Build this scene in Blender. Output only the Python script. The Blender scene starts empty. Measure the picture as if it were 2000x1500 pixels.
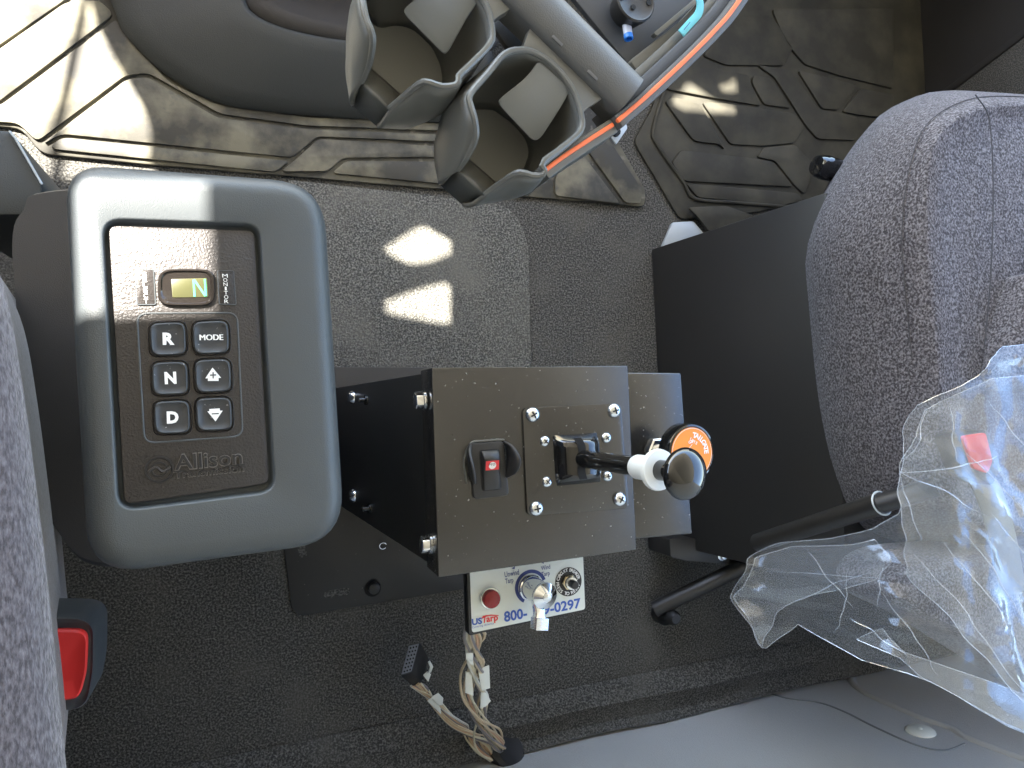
import bpy, bmesh, math, random
from mathutils import Vector as V, Matrix, noise
from mathutils.geometry import delaunay_2d_cdt
random.seed(7)
S = bpy.context.scene
COL = S.collection

# ------------------------------------------------------------------ camera
F, CX, CY = 1400.0, 1000.0, 750.0          # focal length and centre, in 2000x1500 pixels
CAMZ = 1.10                                # metres above the cab floor
_up = V((510, 50, 1400)).normalized()
_x = V((3850, 150, -1400)); _x = (_x - _up * _x.dot(_up)).normalized()
_y = _up.cross(_x)
R = Matrix((_x, _y, _up))                  # camera axes -> world axes
cam_data = bpy.data.cameras.new('camera')
cam_data.sensor_width = 36; cam_data.lens = 36 * F / 2000
cam_data.clip_start = 0.02; cam_data.clip_end = 500
cam = bpy.data.objects.new('camera', cam_data); COL.objects.link(cam)
CAM = V((0, 0, CAMZ))
cam.matrix_world = Matrix.Translation(CAM) @ R.to_4x4()
S.camera = cam

# ------------------------------------------------------------------ light
SUN = V((-0.45, 0.65, 0.90)).normalized()  # towards the sun
world = bpy.data.worlds.new('World'); S.world = world; world.use_nodes = True
wn = world.node_tree.nodes; wl = world.node_tree.links
sky = wn.new('ShaderNodeTexSky'); sky.sky_type = 'NISHITA'; sky.sun_disc = False
sky.sun_elevation = math.asin(SUN.z)
sky.sun_rotation = math.atan2(SUN.x, SUN.y)
bg = wn['Background']; bg.inputs['Strength'].default_value = 0.125
wl.new(sky.outputs['Color'], bg.inputs['Color'])
sun_data = bpy.data.lights.new('sun', 'SUN'); sun_data.energy = 5.0; sun_data.angle = math.radians(0.4)
sun_data.color = (1.0, 0.94, 0.85)
sun = bpy.data.objects.new('sun', sun_data); COL.objects.link(sun)
sun.rotation_euler = SUN.to_track_quat('Z', 'Y').to_euler()
S.view_settings.view_transform = 'Standard'; S.view_settings.look = 'None'
S.view_settings.gamma = 1; S.view_settings.exposure = 3.45
S.cycles.use_denoising = True
S.cycles.max_bounces = 10; S.cycles.diffuse_bounces = 6; S.cycles.transparent_max_bounces = 16
S.cycles.sample_clamp_indirect = 4.0

# ------------------------------------------------------------------ layout helpers
def ray(u, v):
    return (R @ V(((u - CX) / F, -(v - CY) / F, -1))).normalized()
def P(u, v, z=0.0):
    d = ray(u, v); return CAM + d * ((z - CAMZ) / d.z)
class Plane:
    def __init__(s, p, n): s.p = V(p); s.n = V(n).normalized()
    def px(s, u, v, off=0.0):
        d = ray(u, v); q = s.p + s.n * off
        return CAM + d * ((q - CAM).dot(s.n) / d.dot(s.n))
    def pts(s, L, off=0.0): return [s.px(u, v, off) for u, v in L]
def hor(z): return Plane((0, 0, z), (0, 0, 1))
FLOOR = hor(0)

# ------------------------------------------------------------------ mesh helpers (all in world coordinates)
def rounded(pts, rad, seg=4):
    n = len(pts); out = []
    rads = rad if isinstance(rad, (list, tuple)) else [rad] * n
    for i, p in enumerate(pts):
        a, b = pts[i - 1], pts[(i + 1) % n]
        d1, d2 = a - p, b - p
        r = rads[i]
        e1 = p + d1.normalized() * min(r, .48 * d1.length); e2 = p + d2.normalized() * min(r, .48 * d2.length)
        for k in range(seg + 1):
            t = k / seg
            out.append(e1 * (1 - t) ** 2 + p * (2 * t * (1 - t)) + e2 * t * t)
    return out
def spline(pts, n, closed=False):
    """n points along a Catmull-Rom curve through pts, evenly spaced"""
    m = len(pts); dense = []
    segs = m if closed else m - 1
    for i in range(segs):
        if closed: p0, p1, p2, p3 = pts[i - 1], pts[i], pts[(i + 1) % m], pts[(i + 2) % m]
        else:
            p1, p2 = pts[i], pts[i + 1]
            p0 = pts[i - 1] if i else p1 * 2 - p2
            p3 = pts[i + 2] if i + 2 < m else p2 * 2 - p1
        for k in range(16):
            t = k / 16
            dense.append(0.5 * (2 * p1 + (p2 - p0) * t + (2 * p0 - 5 * p1 + 4 * p2 - p3) * t * t + (3 * p1 - p0 - 3 * p2 + p3) * t ** 3))
    dense.append(pts[0] if closed else pts[-1])
    L = [0.0]
    for a, b in zip(dense, dense[1:]): L.append(L[-1] + (b - a).length)
    out = []; j = 0
    cnt = n if closed else n - 1
    for k in range(n):
        s = L[-1] * k / cnt
        while j < len(L) - 2 and L[j + 1] < s: j += 1
        d = L[j + 1] - L[j]
        out.append(dense[j].lerp(dense[j + 1], 0 if d < 1e-12 else (s - L[j]) / d))
    return out
def loft(rings, cap0=True, cap1=True, closed=True):
    n = len(rings[0]); vs = [p for r in rings for p in r]; fs = []
    for i in range(len(rings) - 1):
        for k in range(n if closed else n - 1):
            a, b = i * n + k, i * n + (k + 1) % n
            fs.append((a, b, b + n, a + n))
    if closed and cap0: fs.append(tuple(range(n - 1, -1, -1)))
    if closed and cap1: fs.append(tuple((len(rings) - 1) * n + k for k in range(n)))
    return vs, fs
def prism(top, down):
    return loft([[p + down for p in top], top])
def join(*parts):
    vs, fs = [], []
    for v, f in parts:
        o = len(vs); vs += list(v); fs += [tuple(i + o for i in q) for q in f]
    return vs, fs
def frame_of(z, x=None):
    z = z.normalized()
    x = x or (V((1, 0, 0)) if abs(z.x) < .9 else V((0, 1, 0)))
    x = (x - z * x.dot(z)).normalized()
    return x, z.cross(x), z
def circle(c, r, z, n=20, x=None, ry=None, a0=0):
    ex, ey, _ = frame_of(z, x)
    return [c + ex * (r * math.cos(a0 + 2 * math.pi * k / n)) + ey * ((ry or r) * math.sin(a0 + 2 * math.pi * k / n)) for k in range(n)]
def lathe(c, axis, prof, n=24):
    """prof: (radius, height along axis) from base to tip"""
    a = axis.normalized()
    return loft([circle(c + a * h, max(r, 1e-5), a, n) for r, h in prof])
def tube(path, r, n=8):
    rings = []; t0 = None; ex = None
    for i, p in enumerate(path):
        t = (path[min(i + 1, len(path) - 1)] - path[max(i - 1, 0)]).normalized()
        if ex is None: ex, ey, _ = frame_of(t)
        ex = (ex - t * ex.dot(t)).normalized(); ey = t.cross(ex)
        rr = r[i] if isinstance(r, (list, tuple)) else r
        rings.append([p + ex * (rr * math.cos(2 * math.pi * k / n)) + ey * (rr * math.sin(2 * math.pi * k / n)) for k in range(n)])
    return loft(rings)
def box(c, ex, ey, ez):
    """centre and three half-extent vectors"""
    r = [c + ex * a + ey * b for a, b in ((-1, -1), (1, -1), (1, 1), (-1, 1))]
    return loft([[p - ez for p in r], [p + ez for p in r]])

def obj(name, geo, m, parent=None, smooth=40, bevel=0, segs=2, solid=0, flip=False, kind=None):
    vs, fs = geo
    root = parent
    while root is not None and root.parent is not None: root = root.parent
    off = root.location if root is not None else V((0, 0, 0))
    me = bpy.data.meshes.new(name)
    bm = bmesh.new()
    bv = [bm.verts.new(p - off) for p in vs]
    for f in fs:
        try: bm.faces.new([bv[i] for i in f])
        except ValueError: pass
    bmesh.ops.recalc_face_normals(bm, faces=bm.faces)
    if bevel:
        es = [e for e in bm.edges if len(e.link_faces) == 2 and e.calc_face_angle() > math.radians(35)]
        bmesh.ops.bevel(bm, geom=es, offset=bevel, segments=segs, profile=.5, affect='EDGES', clamp_overlap=True)
    if flip: bmesh.ops.reverse_faces(bm, faces=bm.faces)
    for f in bm.faces: f.smooth = True
    bm.to_mesh(me); bm.free()
    me.set_sharp_from_angle(angle=math.radians(smooth))
    me.materials.append(m)
    o = bpy.data.objects.new(name, me); COL.objects.link(o)
    if parent is not None: o.parent = parent
    if solid:
        md = o.modifiers.new('thickness', 'SOLIDIFY'); md.thickness = solid; md.offset = 0
    if kind: o['kind'] = kind
    return o
def thing(name, label, cat, loc, group=None):
    o = bpy.data.objects.new(name, None); COL.objects.link(o)
    o.location = loc; o['label'] = label; o['category'] = cat; o.empty_display_size = .02
    if group: o['group'] = group
    return o

def text_geo(s, bold=0.0, spacing=1.0):
    cu = bpy.data.curves.new('t', 'FONT'); cu.body = s; cu.size = 1; cu.offset = bold; cu.space_character = spacing
    cu.resolution_u = 3
    to = bpy.data.objects.new('t', cu)
    me = bpy.data.meshes.new_from_object(to)
    vs = [v.co.copy() for v in me.vertices]; fs = [tuple(p.vertices) for p in me.polygons]
    bpy.data.objects.remove(to); bpy.data.curves.remove(cu); bpy.data.meshes.remove(me)
    return vs, fs
def text_px(pl, s, a, b, h, off, bold=0.0, shear=0.0, spacing=1.0):
    """text whose baseline runs from pixel a to pixel b on plane pl, cap height h pixels, raised by off"""
    vs, fs = text_geo(s, bold, spacing)
    x0 = min(v.x for v in vs); x1 = max(v.x for v in vs)
    A, B = pl.px(*a, off), pl.px(*b, off)
    ex = (B - A); w = ex.length; ex.normalize(); ey = pl.n.cross(ex)
    mid = ((a[0] + b[0]) / 2, (a[1] + b[1]) / 2)
    hm = (pl.px(mid[0], mid[1] - h) - pl.px(*mid)).length
    ch = 0.727                                                     # cap height of the built-in face at size 1
    return [A + ex * ((v.x - x0) / (x1 - x0) * w + shear * v.y / ch * hm) + ey * (v.y / ch * hm) for v in vs], fs
def text_ring(pl, s, c, r, h, off, a0, a1, bold=0.02, inward=False):
    """letters set round a circle: c centre pixel, r metres, h metres, angles in degrees clockwise from the top"""
    C = pl.px(*c, off); ex = (pl.px(c[0] + 10, c[1]) - pl.px(*c)).normalized(); ey = pl.n.cross(ex)
    parts = []
    for i, chh in enumerate(s):
        if chh == ' ': continue
        vs, fs = text_geo(chh, bold)
        x0 = min(v.x for v in vs); x1 = max(v.x for v in vs)
        a = math.radians(a0 + (a1 - a0) * i / (len(s) - 1))
        rad = ex * math.sin(a) + ey * math.cos(a); tan = ex * math.cos(a) - ey * math.sin(a)
        if inward: rad, tan = -rad, -tan
        sc = h / .727
        base = C + rad * (r if not inward else -r - h)
        parts.append(([base + tan * ((v.x - (x0 + x1) / 2) * sc) + rad * (v.y * sc) for v in vs], fs))
    return join(*parts)

# ------------------------------------------------------------------ materials
def mat(name, col, rough=.5, metal=0.0, bump=None, mix=None, spec=.5, coat=0, sheen=0, stretch=None, dust=None, bump2=None):
    """bump=(scale, strength, distance); mix=(colour, scale, low, high, detail); dust=(colour, scale, threshold, amount)"""
    m = bpy.data.materials.new(name); m.use_nodes = True
    nt = m.node_tree; N = nt.nodes; Lk = nt.links; b = N['Principled BSDF']
    b.inputs['Base Color'].default_value = (*col, 1)
    b.inputs['Roughness'].default_value = rough; b.inputs['Metallic'].default_value = metal
    b.inputs['Specular IOR Level'].default_value = spec
    b.inputs['Coat Weight'].default_value = coat; b.inputs['Coat Roughness'].default_value = .08
    b.inputs['Sheen Weight'].default_value = sheen
    tc = N.new('ShaderNodeTexCoord'); co = tc.outputs['Object']
    if stretch:
        mp = N.new('ShaderNodeMapping'); mp.inputs['Scale'].default_value = stretch
        Lk.new(co, mp.inputs['Vector']); co = mp.outputs['Vector']
    def nz(scale, detail=3, rough_=.55):
        t = N.new('ShaderNodeTexNoise'); t.inputs['Scale'].default_value = scale
        t.inputs['Detail'].default_value = detail; t.inputs['Roughness'].default_value = rough_
        Lk.new(co, t.inputs['Vector']); return t.outputs['Fac']
    src = None
    def layer(fac_socket, lo, hi, colr, amount=1.0):
        nonlocal src
        mr = N.new('ShaderNodeMapRange'); mr.inputs['From Min'].default_value = lo; mr.inputs['From Max'].default_value = hi
        mr.inputs['To Max'].default_value = amount
        Lk.new(fac_socket, mr.inputs['Value'])
        mx = N.new('ShaderNodeMix'); mx.data_type = 'RGBA'
        Lk.new(mr.outputs['Result'], mx.inputs['Factor'])
        if src is None: mx.inputs['A'].default_value = (*col, 1)
        else: Lk.new(src, mx.inputs['A'])
        mx.inputs['B'].default_value = (*colr, 1); src = mx.outputs['Result']
        Lk.new(src, b.inputs['Base Color'])
    for q in ([mix] if mix and not isinstance(mix, list) else mix or []):
        layer(nz(q[1], q[4] if len(q) > 4 else 3), q[2], q[3], q[0])
    if dust: layer(nz(dust[1], 2, .5), dust[2], dust[2] + .04, dust[0], dust[3])
    prev = None
    for q in (bump, bump2):
        if q:
            bp = N.new('ShaderNodeBump'); bp.inputs['Strength'].default_value = q[1]; bp.inputs['Distance'].default_value = q[2]
            Lk.new(nz(q[0], 3), bp.inputs['Height'])
            if prev: Lk.new(prev, bp.inputs['Normal'])
            prev = bp.outputs['Normal']
    if prev: Lk.new(prev, b.inputs['Normal'])
    return m
M = {}
M['carpet'] = mat('carpet', (.042, .041, .038), .95, bump=(340, .9, .003), mix=[((.185, .18, .163), 360, .42, .70, 3), ((.115, .110, .095), 9, .5, .85, 4)], spec=.2)
M['carpet_dusty_lit'] = mat('dusty_lit_carpet', (.060, .059, .054), .95, bump=(340, .9, .003), mix=[((.25, .245, .215), 370, .42, .68, 3), ((.165, .158, .135), 7, .45, .75, 5)], spec=.2)  # dust tint, lightened further in place of light from the front
M['rubber'] = mat('mat_rubber', (.042, .040, .033), .62, bump=(900, .2, .0008), mix=[((.15, .138, .098), 11, .44, .66, 7), ((.26, .24, .19), 60, .6, .85, 5)], spec=.35)
M['rubber_pad'] = mat('mat_rubber_worn', (.050, .047, .038), .6, bump=(900, .2, .0008), mix=[((.175, .16, .112), 14, .42, .64, 7), ((.05, .05, .05), 45, .58, .8, 5)], spec=.35)
M['rubber_dark'] = mat('mat_rubber_dark', (.034, .032, .025), .65, bump=(900, .2, .0008), mix=[((.070, .065, .047), 14, .40, .72, 6)], spec=.3)
M['console'] = mat('console_plastic', (.055, .062, .066), .40, bump=(1500, .35, .0006), spec=.5)
M['console_dark'] = mat('pedestal_plastic', (.035, .032, .03), .55, bump=(1300, .35, .0006), spec=.4)
M['bezel'] = mat('bezel_plastic', (.026, .0225, .021), .38, bump=(700, .45, .0010), spec=.5)
M['edge_highlight'] = mat('bezel_edge_highlight', (.13, .12, .112), .35)  # pale tone paints a rim highlight round the embossed letters
M['emboss'] = mat('embossed_plastic', (.006, .005, .005), .55, bump=(900, .2, .0006))
M['button'] = mat('button_rubber', (.030, .032, .035), .48, bump=(1600, .2, .0005), dust=((.4, .4, .4), 420, .70, .5))
M['white'] = mat('white_print', (.80, .80, .78), .6)
M['steel_black'] = mat('black_coated_steel', (.013, .0125, .012), .27, bump=(60, .05, .002), bump2=(1700, .06, .0005), spec=.95, dust=((.5, .48, .45), 300, .705, .5), mix=[((.022, .021, .018), 14, .5, .8, 4)])
M['steel_satin'] = mat('satin_black_steel', (.016, .0155, .015), .42, bump=(1100, .12, .0006), spec=.5, dust=((.3, .29, .27), 260, .74, .3))
M['panel_black'] = mat('seat_base_steel', (.020, .0185, .017), .44, bump=(1300, .2, .0006), spec=.7, stretch=(1, .35, 1))
M['chrome'] = mat('chrome', (.78, .80, .82), .09, 1.0)
M['zinc'] = mat('zinc_steel', (.66, .70, .74), .22, 1.0, bump=(500, .25, .001))
M['black_gloss'] = mat('black_gloss_plastic', (.008, .008, .008), .06, spec=.8)
M['black'] = mat('black_plastic', (.018, .018, .019), .42, bump=(1300, .2, .0005))
M['white_plastic'] = mat('white_plastic', (.74, .75, .72), .35)
M['orange'] = mat('orange_print', (.86, .25, .012), .4)
M['orange_trim'] = mat('orange_trim_strip', (.80, .17, .055), .5, bump=(900, .1, .0005))
M['red'] = mat('red_plastic', (.72, .035, .03), .42)
M['red_lens'] = mat('red_lens', (.22, .006, .010), .16, bump=(380, .5, .001))
M['blue'] = mat('blue_print', (.045, .11, .42), .5)
M['navy'] = mat('navy_print', (.03, .05, .20), .5)
M['red_print'] = mat('red_print', (.66, .03, .035), .5)
M['label_white'] = mat('white_label', (.66, .70, .66), .38, bump=(70, .05, .002), mix=((.60, .56, .44), 35, .62, .85, 4))
M['slot'] = mat('dark_opening', (.004, .004, .004), .8)
M['tray'] = mat('tray_plastic', (.115, .116, .106), .38, bump=(1500, .25, .0005), spec=.5)
M['cup_floor'] = mat('cup_floor_plastic', (.19, .19, .175), .5, bump=(900, .2, .0006))
M['buckle'] = mat('buckle_plastic', (.045, .05, .054), .45, bump=(1300, .2, .0005))
M['tray_dark'] = mat('tray_floor_plastic', (.055, .06, .07), .5, bump=(1300, .25, .0006))
M['bar'] = mat('grab_bar_plastic', (.085, .087, .088), .42, bump=(900, .3, .0008))
M['flap'] = mat('flap_plastic', (.165, .178, .185), .42, bump=(1800, .1, .0004))
M['cover'] = mat('engine_cover_plastic', (.040, .043, .041), .55, bump=(800, .35, .001), spec=.4)
M['fabric'] = mat('seat_fabric', (.040, .036, .041), .95, bump=(480, .6, .0015), mix=[((.225, .215, .235), 450, .41, .70, 3)], spec=.15, sheen=.1, stretch=(1, .8, 1))
M['fabric_near'] = mat('seat_fabric_near', (.06, .053, .062), .95, bump=(520, .6, .0015), mix=[((.175, .162, .185), 480, .38, .74, 4)], spec=.15, sheen=.3, stretch=(1.3, .45, 1))
M['seam'] = mat('seam_thread', (.05, .048, .055), .9)
M['wall'] = mat('wall_vinyl', (.50, .505, .495), .55, bump=(650, .9, .0015), spec=.4)
M['wall_line'] = mat('wall_groove', (.20, .21, .21), .7)
M['plug'] = mat('plug_plastic', (.80, .82, .74), .45)
M['light_metal'] = mat('bare_metal', (.42, .46, .48), .45, .2)
M['headliner'] = mat('headliner', (.56, .51, .40), .9)
M['door'] = mat('door_plastic', (.020, .017, .014), .6, bump=(800, .3, .001))
M['mesh'] = mat('mesh_fabric', (.03, .027, .022), .8, bump=(300, 1, .003), mix=[((.11, .10, .08), 520, .45, .6, 1)])
M['outdoor'] = mat('yard_gravel', (.27, .26, .24), .9)
M['pin'] = mat('connector_face', (.16, .17, .19), .45, bump=(420, .8, .002))
M['tape'] = mat('paper_tape', (.68, .69, .62), .6)
M['tag_blue'] = mat('light_blue_plastic', (.16, .58, .72), .4)
M['cap_blue'] = mat('blue_cap', (.02, .20, .75), .35)
M['pen_white'] = mat('pale_blue_plastic', (.55, .60, .75), .4)
M['webbing'] = mat('belt_webbing', (.22, .21, .17), .8, bump=(500, .5, .001))
WIRES = [mat('wire_' + n, c, .45) for n, c in (('tan', (.60, .47, .30)), ('salmon', (.62, .38, .24)), ('cream', (.70, .63, .45)), ('grey', (.22, .20, .20)), ('pale', (.62, .60, .52)))]
def film(body=.115, g0=.045, g1=.21):
    m = bpy.data.materials.new('clear_film'); m.use_nodes = True
    nt = m.node_tree; N = nt.nodes; Lk = nt.links; N.clear()
    out = N.new('ShaderNodeOutputMaterial')
    tr = N.new('ShaderNodeBsdfTransparent'); tr.inputs['Color'].default_value = (.95, .97, 1, 1)
    gl = N.new('ShaderNodeBsdfGlossy'); gl.inputs['Roughness'].default_value = .06; gl.inputs['Color'].default_value = (.95, .97, 1, 1)
    df = N.new('ShaderNodeBsdfDiffuse'); df.inputs['Color'].default_value = (.66, .70, .74, 1)
    tl = N.new('ShaderNodeBsdfTranslucent'); tl.inputs['Color'].default_value = (.66, .70, .74, 1)
    tc = N.new('ShaderNodeTexCoord'); nz = N.new('ShaderNodeTexNoise'); nz.inputs['Scale'].default_value = 14; nz.inputs['Detail'].default_value = 2
    Lk.new(tc.outputs['Object'], nz.inputs['Vector'])
    bp = N.new('ShaderNodeBump'); bp.inputs['Strength'].default_value = .08; bp.inputs['Distance'].default_value = .01
    Lk.new(nz.outputs['Fac'], bp.inputs['Height']); Lk.new(bp.outputs['Normal'], gl.inputs['Normal'])
    a = N.new('ShaderNodeMixShader'); a.inputs[0].default_value = .4; Lk.new(df.outputs[0], a.inputs[1]); Lk.new(tl.outputs[0], a.inputs[2])
    b = N.new('ShaderNodeMixShader'); b.inputs[0].default_value = body; Lk.new(tr.outputs[0], b.inputs[1]); Lk.new(a.outputs[0], b.inputs[2])
    lw = N.new('ShaderNodeLayerWeight'); lw.inputs['Blend'].default_value = .35; Lk.new(bp.outputs['Normal'], lw.inputs['Normal'])
    mr = N.new('ShaderNodeMapRange'); mr.inputs['To Min'].default_value = g0; mr.inputs['To Max'].default_value = g1
    Lk.new(lw.outputs['Facing'], mr.inputs['Value'])
    c = N.new('ShaderNodeMixShader'); Lk.new(mr.outputs['Result'], c.inputs[0]); Lk.new(b.outputs[0], c.inputs[1]); Lk.new(gl.outputs[0], c.inputs[2])
    Lk.new(c.outputs[0], out.inputs['Surface'])
    return m
M['film'] = film()
M['film_highlight'] = film(.30, .14, .4)  # paler film, painted as highlights along edges and creases
def lcd(name, c, e):
    m = mat(name, c, .3); b = m.node_tree.nodes['Principled BSDF']
    b.inputs['Emission Color'].default_value = (*c, 1); b.inputs['Emission Strength'].default_value = e
    return m
M['lcd'] = lcd('display_segments_field', (.052, .052, .022), .012)
M['lcd_n'] = lcd('display_segments', (.05, .42, .20), .06)
M['lens'] = mat('display_lens', (.012, .010, .009), .12, bump=(700, .1, .0005))

# ================================================================== the cab around the camera
def wall_y(): return (P(850, 1497, 0).y + P(1560, 1347, 0).y) / 2
YW = wall_y()
XL, XR, YF, ZR = -1.0, 1.35, 0.98, 1.55
def quad(*p): return list(p), [(0, 1, 2, 3)]
ground = obj('ground', quad(V((-60, -60, -1.3)), V((60, -60, -1.3)), V((60, 60, -1.3)), V((-60, 60, -1.3))), M['outdoor'], kind='structure')
floor = obj('floor', quad(V((XL, YW, 0)), V((XR, YW, 0)), V((XR, YF, 0)), V((XL, YF, 0))), M['carpet'], kind='structure')
obj('subfloor', box(V(((XL + XR) / 2, (YW + YF) / 2, -.03)), V(((XR - XL) / 2, 0, 0)), V((0, (YF - YW) / 2, 0)), V((0, 0, .02))), M['door'], floor)
def solid_wall(name, c, hx, hy, hz, m):
    return obj(name, box(V(c), V((hx, 0, 0)), V((0, hy, 0)), V((0, 0, hz))), m, kind='structure')
solid_wall('front_wall', ((XL + XR) / 2, YF + .03, .18), (XR - XL) / 2, .03, .22, M['door'])
solid_wall('door_wall', (XL - .03, (YF + YW) / 2, .48), .03, (YF - YW) / 2, .52, M['door'])
solid_wall('door_wall', (XL - .03, YW + .30, 1.27), .03, .30, .27, M['door'])
solid_wall('door_wall', (XR + .03, (YF + YW) / 2, .32), .03, (YF - YW) / 2, .36, M['door'])

# roof plate, unseen, with an added visor; gaps shaped to cast the sun patches
def to_roof(p): return p + SUN * ((ZR - p.z) / SUN.z)
CON = Plane(P(230, 700, .655), (math.sin(math.radians(9)), 0, math.cos(math.radians(9))))
lit = [
    FLOOR.pts([(176, -160), (176, 0), (190, 50), (215, 100), (250, 160), (282, 215), (296, 262), (290, 335), (105, 335), (145, 170), (172, 40)], .01),
    FLOOR.pts([(158, -160), (158, 0), (128, 150), (85, 330), (-60, 300), (-350, 300), (-350, -160)], .01),
    CON.pts([(90, 300), (383, 300), (386, 440), (391, 570), (300, 576), (150, 580), (90, 570)]),
    FLOOR.pts([(750, 494), (814, 453), (832, 449), (882, 476), (882, 501), (842, 517), (806, 521), (790, 517)]),
    FLOOR.pts([(755, 594), (830, 567), (868, 558), (881, 562), (881, 636), (862, 637), (756, 616)]),
    FLOOR.pts([(1312, 202), (1318, 182), (1332, 178), (1338, 165), (1350, 162), (1398, 195), (1438, 208), (1436, 222), (1390, 220), (1335, 215)], .012),
    FLOOR.pts([(1402, 168), (1425, 160), (1438, 150), (1440, 178), (1428, 181), (1412, 178)], .012),
]
holes = [[to_roof(p) for p in poly] for poly in lit]
def in_poly(x, y, poly):
    c = False
    for i in range(len(poly)):
        a, b = poly[i - 1], poly[i]
        if (a.y > y) != (b.y > y) and x < (b.x - a.x) * (y - a.y) / (b.y - a.y) + a.x: c = not c
    return c
def cut_plate(rect, holes, z):
    pts, edges = [], []
    for poly in [[V((rect[0], rect[1])), V((rect[2], rect[1])), V((rect[2], rect[3])), V((rect[0], rect[3]))]] + [[V((p.x, p.y)) for p in h] for h in holes]:
        o = len(pts); pts += poly; edges += [(o + i, o + (i + 1) % len(poly)) for i in range(len(poly))]
    r = delaunay_2d_cdt(pts, edges, [], 1, 1e-6)
    fs = [f for f in r[2] if not any(in_poly(sum(r[0][i].x for i in f) / len(f), sum(r[0][i].y for i in f) / len(f), h) for h in holes)]
    return [V((p.x, p.y, z)) for p in r[0]], fs
obj('roof_sun_mask', cut_plate((-1.75, -1.2, 1.40, 1.98), holes, ZR), M['headliner'], kind='structure', smooth=10, solid=.004)

# ------------------------------------------------------------------ rear wall
WP = Plane((0, YW, 0), (0, 1, 0))
rear = obj('rear_wall', box(V(((XL + XR) / 2, YW - .02, ZR / 2 - .03)), V(((XR - XL) / 2, 0, 0)), V((0, .02, 0)), V((0, 0, ZR / 2 + .027))), M['wall'], kind='structure')
# pressed recess outline, raised ridge, plug and round pressing
r1 = spline(WP.pts([(1500, 1352), (1540, 1364), (1600, 1372), (1650, 1390), (1710, 1420), (1790, 1455), (1845, 1465), (1885, 1452)], .001), 40)
obj('pressed_seam', tube([p + V((0, -.0012, 0)) for p in r1], .0022, 8), M['wall_line'], rear)
r2 = spline(WP.pts([(1625, 1305), (1655, 1318), (1670, 1340), (1700, 1360), (1790, 1400), (1860, 1425), (1895, 1445), (2040, 1500)], -.001), 40)
obj('ridge', tube([p + V((0, -.002, 0)) for p in r2], .0085, 12), M['wall'], rear)
pc = WP.px(1798, 1429)
pg = obj('plug', lathe(pc, WP.n, [(.022, -.001), (.022, .002), (.019, .0045), (.004, .005), (.0025, .0065), (.001, .007)], 28), M['plug'], rear)
sc = WP.px(1530, 1600)
obj('round_pressing', lathe(sc, WP.n, [(.120, -.001), (.105, .014), (.092, .016), (.080, .010)], 48), M['wall'], rear)
obj('round_cover', lathe(sc, WP.n, [(.074, .0), (.072, .019), (.060, .024), (.02, .026)], 48), M['wall'], rear)
# carpet turned up against the wall
prof = []
for uv in ((-200, 0), (2200, 0)):
    x = XL if uv[0] < 0 else XR
    prof.append([V((x, YW + .085, .003)), V((x, YW + .07, .012)), V((x, YW + .05, .018)), V((x, YW + .035, .012)), V((x, YW + .016, .010)), V((x, YW + .004, .018)), V((x, YW + .003, .002))])
ridge = [[prof[0][k].lerp(prof[1][k], t / 60) + V((0, .010 * noise.noise(V((t * .23, k * .1, 3))), .006 * noise.noise(V((t * .3, k * .4, 0))))) * (1 if 0 < k < 6 else 0) for t in range(61)] for k in range(7)]
obj('carpet_edge', loft(ridge, closed=False), M['carpet'], floor)
# carpet panel seam (raised pad)
pad = rounded(FLOOR.pts([(560, 350), (1000, 400), (1033, 470), (1040, 800), (560, 800)], .005), [.01, .04, .03, .01, .01], 6)
obj('carpet_pad', prism(pad, V((0, 0, -.004))), M['carpet_dusty_lit'], floor, bevel=.003)

# ------------------------------------------------------------------ rubber mats
def build_mat(name, label, outline, pads, base_m, pad_m, rim=None, loc_px=(300, 280)):
    t = thing(name, label, 'floor mat', P(*loc_px))
    obj('mat_base', prism(rounded(FLOOR.pts(outline, .007), .012, 3), V((0, 0, -.006))), base_m, t, bevel=.0025)
    for k, p in enumerate(pads):
        obj('pad', prism(rounded(FLOOR.pts(p, .0115), .008, 3), V((0, 0, -.006))), pad_m, t, bevel=.0018)
    if rim:
        obj('rim', tube(spline(FLOOR.pts(rim, .009), 40), .0035, 8), base_m, t)
    return t
build_mat('rubber_floor_mat', 'dusty black rubber floor mat sunlit at its corner, beside the keypad console', 
    [(-200, -150), (200, -150), (232, 20), (330, 140), (430, 195), (600, 222), (900, 238), (1130, 180), (1200, 262), (1262, 372), (1260, 404), (640, 350), (300, 322), (80, 300), (40, 250), (-200, 230)],
    [[(-150, -60), (190, -60), (126, 0), (-150, 190)],
     [(-150, 200), (128, 4), (195, 0), (222, 28), (0, 196), (-150, 305)],
     [(0, 206), (228, 37), (262, 90), (330, 160), (420, 203), (600, 229), (900, 243), (900, 256), (600, 245), (430, 222), (330, 165), (290, 142), (245, 147), (72, 276), (35, 240), (-150, 226)],
     [(82, 282), (247, 155), (288, 150), (325, 172), (425, 230), (600, 252), (900, 264), (900, 278), (620, 266), (570, 307), (120, 261)],
     [(118, 268), (566, 314), (538, 336), (230, 304), (95, 290)],
     [(577, 312), (622, 271), (900, 288), (900, 306), (670, 308), (640, 334), (548, 335)],
     [(648, 338), (676, 314), (900, 316), (900, 362)],
     [(1085, 345), (1132, 293), (1212, 398), (1085, 382)],
     [(1140, 282), (1182, 260), (1255, 370), (1252, 398), (1222, 396)]],
    M['rubber'], M['rubber_pad'])
def c3(L): return [(1200 + x * .28, 100 + y * .28) for x, y in L]
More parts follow.
